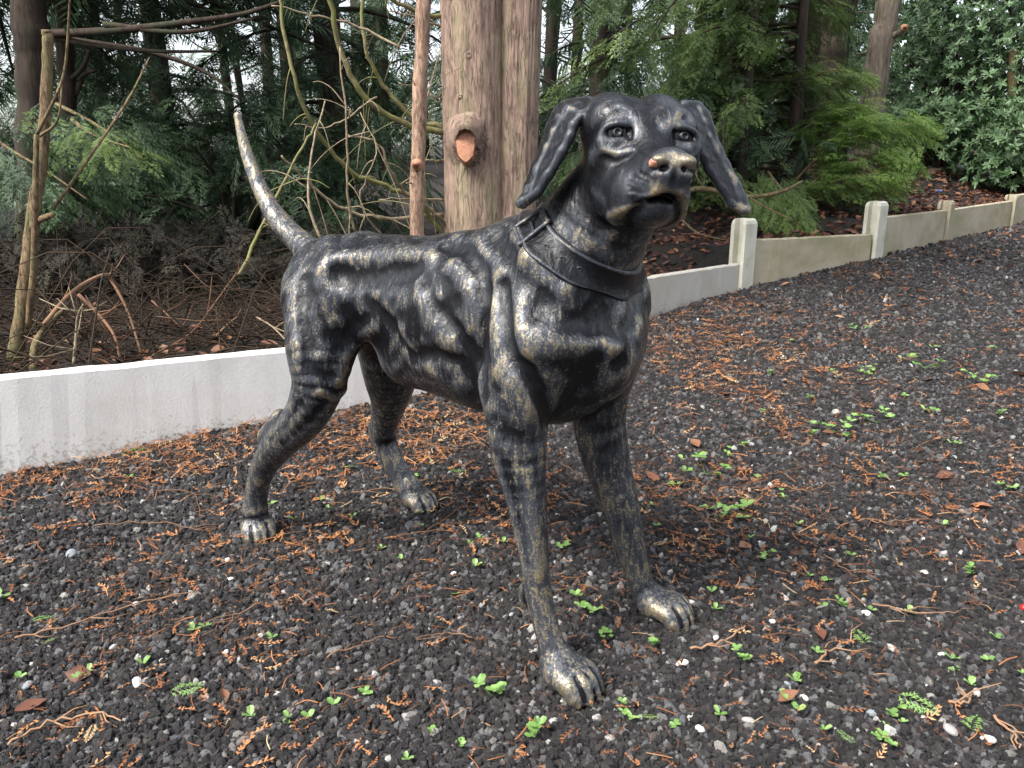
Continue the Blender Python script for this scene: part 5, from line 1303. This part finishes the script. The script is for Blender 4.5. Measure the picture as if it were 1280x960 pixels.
def where(x, y):
    """a spot of the ground, told by the nearest thing one can find"""
    c, n_ = min(MARKS, key=lambda s: (s[0][0] - x) ** 2 + (s[0][1] - y) ** 2 * 1.4); dx, dy = x - c[0], y - c[1]
    if dx * dx + dy * dy < 22 ** 2: return 'beside ' + n_
    far = ' well' if dx * dx + dy * dy > 75 ** 2 else ' just'
    if abs(dx) > 2.2 * abs(dy): return far[1:] + (' left of ' if dx < 0 else ' right of ') + n_
    if abs(dy) > 2.2 * abs(dx): return far[1:] + (' behind ' if dy < 0 else ' in front of ') + n_
    return far[1:] + (' behind' if dy < 0 else ' in front') + (' and left of ' if dx < 0 else ' and right of ') + n_
# seedlings
def seedling_data(rr, kind):
    V = []; T = []; A = []
    def lf(p, d, L, w, ti, up=.3):
        d = np.array([d[0], d[1], 0]); s = np.array([-d[1], d[0], 0]); k = len(V); e = [0, 0, L * up]
        V.extend([p, p + d * L * .35 + s * w + np.array(e) * .5, p + d * L * .75 + s * w * .9 + np.array(e), p + d * L + np.array(e) * .9, p + d * L * .75 - s * w * .9 + np.array(e), p + d * L * .35 - s * w + np.array(e) * .5, p + d * L * .55 + np.array(e) * .55])
        T.extend([(k, k + 1, k + 6), (k + 1, k + 2, k + 6), (k + 2, k + 3, k + 6), (k + 3, k + 4, k + 6), (k + 4, k + 5, k + 6), (k + 5, k, k + 6)]); A.extend([ti] * 7)
    nst = {0: 1, 1: 3, 2: 6}[kind]
    for s in range(nst):
        c = np.array([rr.normal(0, .010), rr.normal(0, .010), rr.uniform(.004, .016)]) * (1 if kind else .3)
        if kind == 2: c = np.array([rr.normal(0, .028), rr.normal(0, .020), rr.uniform(.004, .024)])
        k = rr.integers(2, 6); a0 = rr.uniform(0, 6.28)
        for i in range(k):
            a = a0 + i * 6.28 / k + rr.uniform(-.3, .3); L = rr.uniform(.008, .016); lf(c, (math.cos(a), math.sin(a)), L, L * .38, np.clip(rr.normal(.5, .2), 0, 1), rr.uniform(.1, .7))
    if nst > 1:                                     # runners joining the clump
        cs = len(V) // 7; k = len(V); V.append(np.array([0, 0, .002])); A.append(.2)
        for j in range(cs): V.append(np.array([.0015, .001, .002])); A.append(.2); T.append((k, len(V) - 1, 7 * j))
    return np.array(V), np.array(T), np.array(A)
SEED_M = [[mesh('seedling_leaves', *(lambda v: (v[0], v[1], WEED, False, {'tint': v[2]}))(seedling_data(np.random.default_rng(100 + 10 * k + i), k))) for i in range(4)] for k in range(3)]
spots = [(615, 876, 1, 1.4), (882, 597, 2, 1.2), (925, 649, 2, 1.0), (666, 918, 1, 1.3), (725, 763, 1, 1.6), (708, 690, 1, 1.), (1048, 545, 2, 1.), (1098, 532, 2, 1.), (1155, 463, 2, 1.4), (1165, 520, 1, 1.6), (1060, 550, 1, 1.), (1205, 718, 1, 1.1), (1255, 615, 1, 1.2), (1085, 768, 0, 1.), (1046, 762, 1, .9), (1105, 932, 1, 1.),
         (985, 886, 0, 1.5), (1000, 893, 0, 1.2), (888, 743, 0, 1.2), (893, 766, 0, 1.2), (925, 830, 1, 1.), (820, 815, 1, 1.), (910, 570, 1, 1.2), (845, 612, 1, 1.), (1020, 547, 1, 1.2), (960, 470, 1, 1.1), (1070, 415, 2, .9), (1170, 438, 1, 1.2), (1240, 440, 1, 1.3), (1040, 470, 1, 1.1), (1100, 600, 1, .9), (976, 622, 1, .9),
         (180, 835, 0, 1.2), (103, 853, 1, .9), (455, 873, 0, 1.4), (245, 790, 0, 1.2), (262, 790, 0, 1.2), (5, 750, 0, 2.), (20, 855, 0, 1.2), (600, 680, 0, 1.3), (570, 745, 0, 1.), (420, 885, 0, 1.2), (500, 705, 0, 1.), (340, 800, 0, 1.), (690, 850, 0, 1.), (755, 805, 1, 1.), (780, 895, 1, 1.), (520, 600, 0, 1.2), (476, 690, 0, 1.), (440, 650, 0, 1.2), (160, 600, 0, 1.2), (310, 905, 0, 1.3), (840, 910, 0, 1.2),
         (955, 520, 1, 1.), (1010, 500, 1, 1.), (1080, 470, 2, 1.), (1130, 600, 1, .9), (1180, 660, 0, 1.2), (1060, 700, 0, 1.2), (960, 700, 1, 1.), (1000, 660, 0, 1.2), (1215, 480, 2, 1.), (1130, 500, 1, 1.1), (1195, 560, 1, 1.), (930, 560, 1, .9), (1250, 520, 1, 1.1), (990, 430, 1, 1.), (1020, 820, 0, 1.2), (1140, 770, 0, 1.2), (1190, 840, 0, 1.2), (1240, 800, 0, 1.1)]
rr = np.random.default_rng(5)
cl_ = [(rr.uniform(40, 1250), rr.uniform(640, 940), rr.uniform(18, 60)) for _ in range(13)]
for i in range(40):
    c = cl_[rr.integers(0, 13)]; spots.append((float(np.clip(c[0] + rr.normal(0, c[2]), 5, 1275)), float(np.clip(c[1] + rr.normal(0, c[2] * .5), 600, 955)), 0, rr.uniform(.5, 1.4)))
KN = ['tiny round leaved seedling', 'small clover like clump', 'spreading fresh green weed patch']
def in_paw(p):
    return any((p[0] - a) ** 2 + (p[1] - b) ** 2 < .05 ** 2 for a, b in PAWS)
PAWS = [tuple(gpt(*q)[:2]) for q in ((720, 850), (838, 765), (322, 655), (530, 630))]
for (x, y, k, s) in spots:
    p = gpt(x, y)
    if in_paw(p): continue
    o = link(bpy.data.objects.new('seedling', SEED_M[k][rr.integers(0, 4)])); o.location = (p[0], p[1], p[2] + .006); o.rotation_euler = (0, 0, rr.uniform(0, 6.28)); o.scale = (s * (.72, .80, 1.45)[k],) * 3
    w = where(x, y); nm = KN[k].replace('tiny', 'minute' if s < .8 else 'tiny' if s < 1.1 else 'small'); tag(o, nm + ' ' + w, 'weed', nm + ', ' + w)
# fallen fresh cedar sprigs
SPR = [mesh('sprig', v * [1, 1, .6], f, mt, False, {'tint': np.full(len(v), .6)}) for (v, f), mt in zip(SPRAYS, (WEED, WEED, WEED, LITTER))]
SPR.append(mesh('sprig', SPRAYS[1][0] * [1, .8, .4], SPRAYS[1][1], LITTER, False, {'tint': np.full(len(SPRAYS[1][0]), .97)}))
for (x, y, a, s, k, lab) in ((1083, 815, 1.6, .050, 0, 'upright bright green cedar sprig lying well right of the near paw'), (1118, 878, -.7, .060, 1, 'long green cedar sprig in the lower right part of the gravel'), (1212, 925, .9, .05, 2, 'green cedar sprig near the lower right corner'), (1068, 942, 1.9, .035, 0, 'small green sprig at the bottom edge right of centre'),
                      (212, 877, .5, .05, 1, 'green sprig lying in the lower left gravel'), (150, 572, .05, .11, 2, 'long thin green sprig just below the white wall'), (120, 915, -1.4, .038, 4, 'yellow sprig lying in the lower left corner'), (52, 815, 1.0, .028, 0, 'little green sprig at the left edge'), (40, 785, .6, .035, 2, 'green sprig near the left edge above the smallest one'),
                      (815, 690, .6, .04, 4, 'yellowish sprig beside the far foreleg'), (805, 650, 1.0, .035, 4, 'straw coloured sprig right behind the far foreleg'), (560, 595, .2, .05, 1, 'green sprig between the hind and front legs'), (425, 590, .3, .05, 2, 'dull green sprig between the hind legs'), (795, 905, .0, .035, 1, 'small green sprig below the nearest front paw')):
    p = gpt(x, y); o = link(bpy.data.objects.new('cedar_sprig', SPR[k])); o.location = (p[0], p[1], p[2] + .016); o.rotation_euler = (rr.normal(0, .2), 0, a); o.scale = (s,) * 3; tag(o, lab, 'sprig')
# larger fallen leaves
LFM = [mesh('leaf', np.vstack([v, v - [0, 0, .012]]), np.vstack([f, f[:, ::-1] + len(v)]), LEAF_BROWN, True, {'tint': np.full(2 * len(v), t)}) for (v, f), t in zip(LEAVES, (.40, .55, .28, .68, .38, .48))]
for (x, y, s, lab) in ((815, 602, .06, 'curled pale brown leaf right of the far foreleg'), (868, 560, .055, 'grey brown leaf in the litter right of the dog'), (905, 497, .05, 'orange leaf in the rusty drift'), (985, 880, .04, 'dry leaf near the bottom edge'), (1025, 800, .04, 'two tone dry leaf well right of the paws'), (100, 850, .05, 'orange brown leaf scrap at lower left'), (40, 890, .045, 'brown leaf scrap in the lower left corner'),
                      (280, 880, .03, 'small tan leaf left of centre at the bottom'), (1225, 640, .05, 'brown leaf at the right edge of the drive'), (1035, 545, .05, 'brown leaf beside the weeds on the drive'), (1160, 480, .06, 'brown leaf tucked against the green patch'), (930, 690, .05, 'reddish leaf between the far paw and the drive'), (1275, 690, .05, 'leaf at the far right edge'), (1180, 600, .05, 'pale leaf in the middle of the drive')):
    p = gpt(x, y); o = link(bpy.data.objects.new('fallen_leaf', LFM[rr.integers(0, 6)])); o.location = (p[0], p[1], p[2] + .012); o.rotation_euler = (rr.normal(0, .3), rr.normal(0, .3), rr.uniform(0, 6.28)); o.scale = (s,) * 3; tag(o, lab, 'leaf')
# twigs lying on the gravel
def gtwig(pts, r, ti, lab, side=3, seed=1):
    q = np.array([gpt(*p) for p in pts]); q[:, 2] += .012; r *= .68; P = spline(q, 6); r3 = np.random.default_rng(seed); P[:, :2] += r3.normal(0, .0015, (len(P), 2)); P[:, 2] += np.abs(r3.normal(0, .003, len(P)))
    g = Geo(); g.tube(P, np.linspace(r, r * .5, len(P)), 6, ti)
    for i in range(side):
        k = r3.integers(1, len(P) - 1); d = P[min(k + 1, len(P) - 1)] - P[k - 1]; d /= np.linalg.norm(d); sd = np.array([-d[1], d[0], .1]) * r3.choice([-1, 1]); L = r3.uniform(.012, .05)
        g.tube(np.array([P[k], P[k] + (d + sd) * L * .5, P[k] + (d * 1.3 + sd * .7) * L]), [r * .6, r * .5, r * .3], 5, ti)
    o = g.build('twig', TWIG, loc=P.mean(0)); tag(o, lab, 'twig')
for n_, t in enumerate((([(20, 807), (90, 790), (165, 765), (250, 745)], .0028, .75, 'long reddish twig lying across the left gravel'), ([(10, 940), (70, 912), (125, 902), (155, 912)], .0032, .95, 'tan stick in the lower left corner'), ([(325, 525), (350, 570), (340, 560)], .002, .5, 'short twig by the near hock'),
          ([(120, 665), (200, 660), (255, 672)], .002, .6, 'thin twig above the scooped hollow'), ([(195, 620), (240, 622), (252, 655)], .0024, .4, 'dark hooked twig left of the near hind paw'), ([(60, 570), (75, 600), (95, 630)], .002, .35, 'fine dark twig below the white wall'), ([(500, 528), (520, 555), (580, 570)], .0022, .6, 'brown twig between the far hind leg and the near foreleg'),
          ([(440, 622), (500, 618), (560, 640)], .0025, .6, 'reddish twig before the far hind paw'), ([(535, 670), (570, 645), (590, 632)], .0024, .35, 'dark red twig right of the far hind paw'), ([(480, 680), (530, 672), (575, 660)], .002, .6, 'thin red twig under the belly'), ([(1090, 763), (1150, 775), (1200, 772)], .0026, .75, 'curving tan twig at right in the gravel'), ([(1030, 700), (1060, 720), (1095, 725)], .0022, .6, 'brown twig in the gravel right of the far paw'),
          ([(1018, 838), (1040, 820), (1068, 808)], .0034, .85, 'crooked tan twig well right of the near paw'), ([(862, 820), (900, 812), (925, 795), (930, 790)], .0034, .9, 'stout bent tan twig right of the near paw'), ([(985, 620), (1015, 618), (1045, 610)], .002, .6, 'slender twig beside the weeds right of the dog'), ([(1240, 905), (1262, 925), (1275, 945)], .0034, .9, 'yellow brown stick in the lower right corner'), ([(960, 600), (1000, 590), (985, 585)], .002, .3, 'dark twig in the litter right of the dog'),
          ([(1185, 885), (1205, 890), (1215, 876)], .0036, .85, 'short orange stick at lower right'), ([(1085, 655), (1100, 660), (1165, 655)], .003, .6, 'brown forked twig on the drive at right'), ([(860, 640), (880, 655), (905, 668)], .0022, .25, 'dark straight twig right of the far foreleg'), ([(700, 585), (725, 600), (730, 610)], .0018, .5, 'tiny twig between the front legs'), ([(590, 805), (560, 800), (520, 806)], .002, .6, 'thin twig under the chest at lower centre'),
          ([(950, 805), (975, 800), (1010, 805)], .0018, .3, 'thin grey twig right of centre'), ([(410, 830), (450, 815), (490, 800)], .0024, .6, 'twig in the bare gravel at lower centre'), ([(330, 760), (300, 775), (270, 790)], .0024, .7, 'orange twig below the near hind paw'), ([(1150, 560), (1200, 545), (1240, 540)], .002, .5, 'twig far across the drive at right'))):
    gtwig(*t, seed=200 + n_)
# pale pebbles big enough to pick out
def pebble_mesh(seed):
    r3 = np.random.default_rng(seed); import bmesh
    bm = bmesh.new(); bmesh.ops.create_icosphere(bm, subdivisions=2, radius=1)
    ks = r3.normal(0, 1.3, (5, 3)); ph = r3.uniform(0, 6, 5)
    for v in bm.verts: v.co *= 1 + .13 * sum(math.sin(float(k @ np.array(v.co)) + q) for k, q in zip(ks, ph)) / 2
    me = bpy.data.meshes.new('pebble'); bm.to_mesh(me); bm.free(); me.materials.append(PEB[seed % 3]); return me
PEB = [mat_concrete('white_pebble', (.68, .66, .62), (.50, .46, .40), .6, 60), mat_concrete('blue_grey_pebble', (.26, .29, .31), (.18, .19, .21), .6, 60), mat_concrete('grey_pebble', (.40, .38, .37), (.28, .25, .23), .6, 60)]
PM = [pebble_mesh(k) for k in range(6)]; CN = ['white pebble', 'blue grey pebble', 'pale grey pebble']
pl = [(90, 697, 1, .016), (172, 857, 0, .013), (285, 702, 0, .008), (289, 726, 0, .008), (170, 758, 0, .009), (283, 818, 0, .009), (325, 798, 0, .008), (205, 828, 0, .007), (567, 720, 0, .009), (985, 700, 0, .008), (865, 757, 0, .010), (853, 833, 0, .012), (875, 915, 0, .010), (1187, 918, 2, .016), (1235, 930, 0, .014), (1082, 770, 0, .011), (1155, 860, 0, .009), (1005, 875, 0, .008), (965, 780, 0, .009), (1000, 875, 2, .007), (347, 583, 0, .008), (700, 877, 0, .007), (935, 905, 2, .012), (640, 770, 2, .007), (600, 760, 1, .010), (1220, 870, 2, .012), (1090, 895, 1, .011), (1130, 690, 2, .008), (950, 680, 0, .007), (35, 860, 1, .012), (895, 800, 0, .008), (1040, 690, 0, .008), (870, 665, 0, .008), (610, 622, 0, .006), (985, 860, 1, .009)]
for i, (x, y, c, s) in enumerate(pl):
    p = gpt(x, y)
    if in_paw(p): continue
    o = link(bpy.data.objects.new('pebble', PM[c + 3 * (i % 2)])); o.location = (p[0], p[1], p[2] + s * .5); o.rotation_euler = (rr.uniform(-.4, .4), rr.uniform(-.4, .4), rr.uniform(0, 6.28)); s *= .8; o.scale = (s, s * rr.uniform(.6, .9), s * rr.uniform(.45, .7)); tag(o, CN[c] + ' ' + where(x, y), 'pebble', CN[c] + ' ' + where(x, y))
# lumps of dark spoil against the wall
LUMP = mat_concrete('dark_clod', (.022, .021, .022), (.04, .035, .03), .6, 40); lm = [pebble_mesh(k) for k in (9, 10)]
for l_ in lm: l_.materials.clear(); l_.materials.append(LUMP)
for i, (x, y, s, lab) in enumerate(((235, 531, .030, 'largest black clod against the white wall'), (210, 536, .018, 'small black clod left of the largest one'), (188, 548, .015, 'black clod at the foot of the white wall, leftmost'), (870, 384, .04, 'black clod lying before the cream board'), (845, 392, .03, 'smaller black clod left of the one by the cream board'))):
    p = gpt(x, y); o = link(bpy.data.objects.new('clod', lm[i % 2])); o.location = (p[0], p[1], p[2] + s * .3); o.scale = (s, s * .8, s * .6); o.rotation_euler = (0, 0, i); tag(o, lab, 'clod')
# odd bits in the far right background
def scrap(name, label, p, dims, col, cat, rot=0, rough=.5):
    m, nt, b = new_mat(name); n_ = noise(nt, 12, 3, .5, coords(nt)); nt.links.new(mixc(nt, n_.outputs[0], tuple(c * .8 for c in col), col), b.inputs['Base Color']); b.inputs['Roughness'].default_value = rough
    g = Geo(); k = 14; t = np.linspace(-1, 1, 9); P = np.stack([t * dims[0], .08 * dims[0] * np.sin(t * 2), .06 * dims[0] * np.cos(t * 3)], 1)
    R = np.array([[dims[2] * (1 - .6 * abs(a) ** 3) * (1 + .12 * math.sin(3 * th + 4 * a)) for th in np.arange(k) * 6.283 / k] for a in t]); g.tube(P, R, k)
    o = g.build(name, m, loc=(0, 0, 0)); o.location = p; o.rotation_euler = (0, .0, rot); tag(o, label, cat)
scrap('plastic_bag', 'small blue plastic scrap on top of the leaf bank', at(1173, 239, 8.2), (.045, .03, .014), (.09, .17, .36), 'plastic bag')
scrap('white_sack', 'white sack showing under the glossy bushes behind the leaf bank', at(1192, 208, 10.2), (.16, .1, .05), (.75, .76, .78), 'sack')
stick('fallen_log', 'grey fallen log lying behind the leaf bank under the bushes', [(1120, 205, 9.8), (1140, 208, 9.8), (1165, 210, 9.8), (1180, 214, 9.8)], .08, .07, BARK_TAN, cat='log')
stick('fallen_log', 'short brown log end beside the grey fallen log', [(1160, 222, 9.2), (1172, 218, 9.3), (1182, 214, 9.5)], .09, .09, BARK_STEM, cat='log')
p = gpt(1279, 766); m, nt, b = new_mat('red_berry'); b.inputs['Base Color'].default_value = (.55, .02, .02, 1); b.inputs['Roughness'].default_value = .3
nt.links.new(mixc(nt, noise(nt, 200, 2, .5, coords(nt)).outputs[0], (.4, .01, .01), (.6, .03, .03)), b.inputs['Base Color'])
g = Geo(); t = np.linspace(0, math.pi, 9); g.tube(np.stack([0 * t, 0 * t, -np.cos(t) * .007], 1), np.sin(t) * .007 + .0004, 10); g.tube(np.array([[0, 0, .006], [.002, 0, .012]]), [.0008, .0006], 5)
o = g.build('berry', m, loc=(0, 0, 0)); o.location = (p[0], p[1], p[2] + .010); tag(o, 'single red berry on the gravel at the right edge', 'berry')
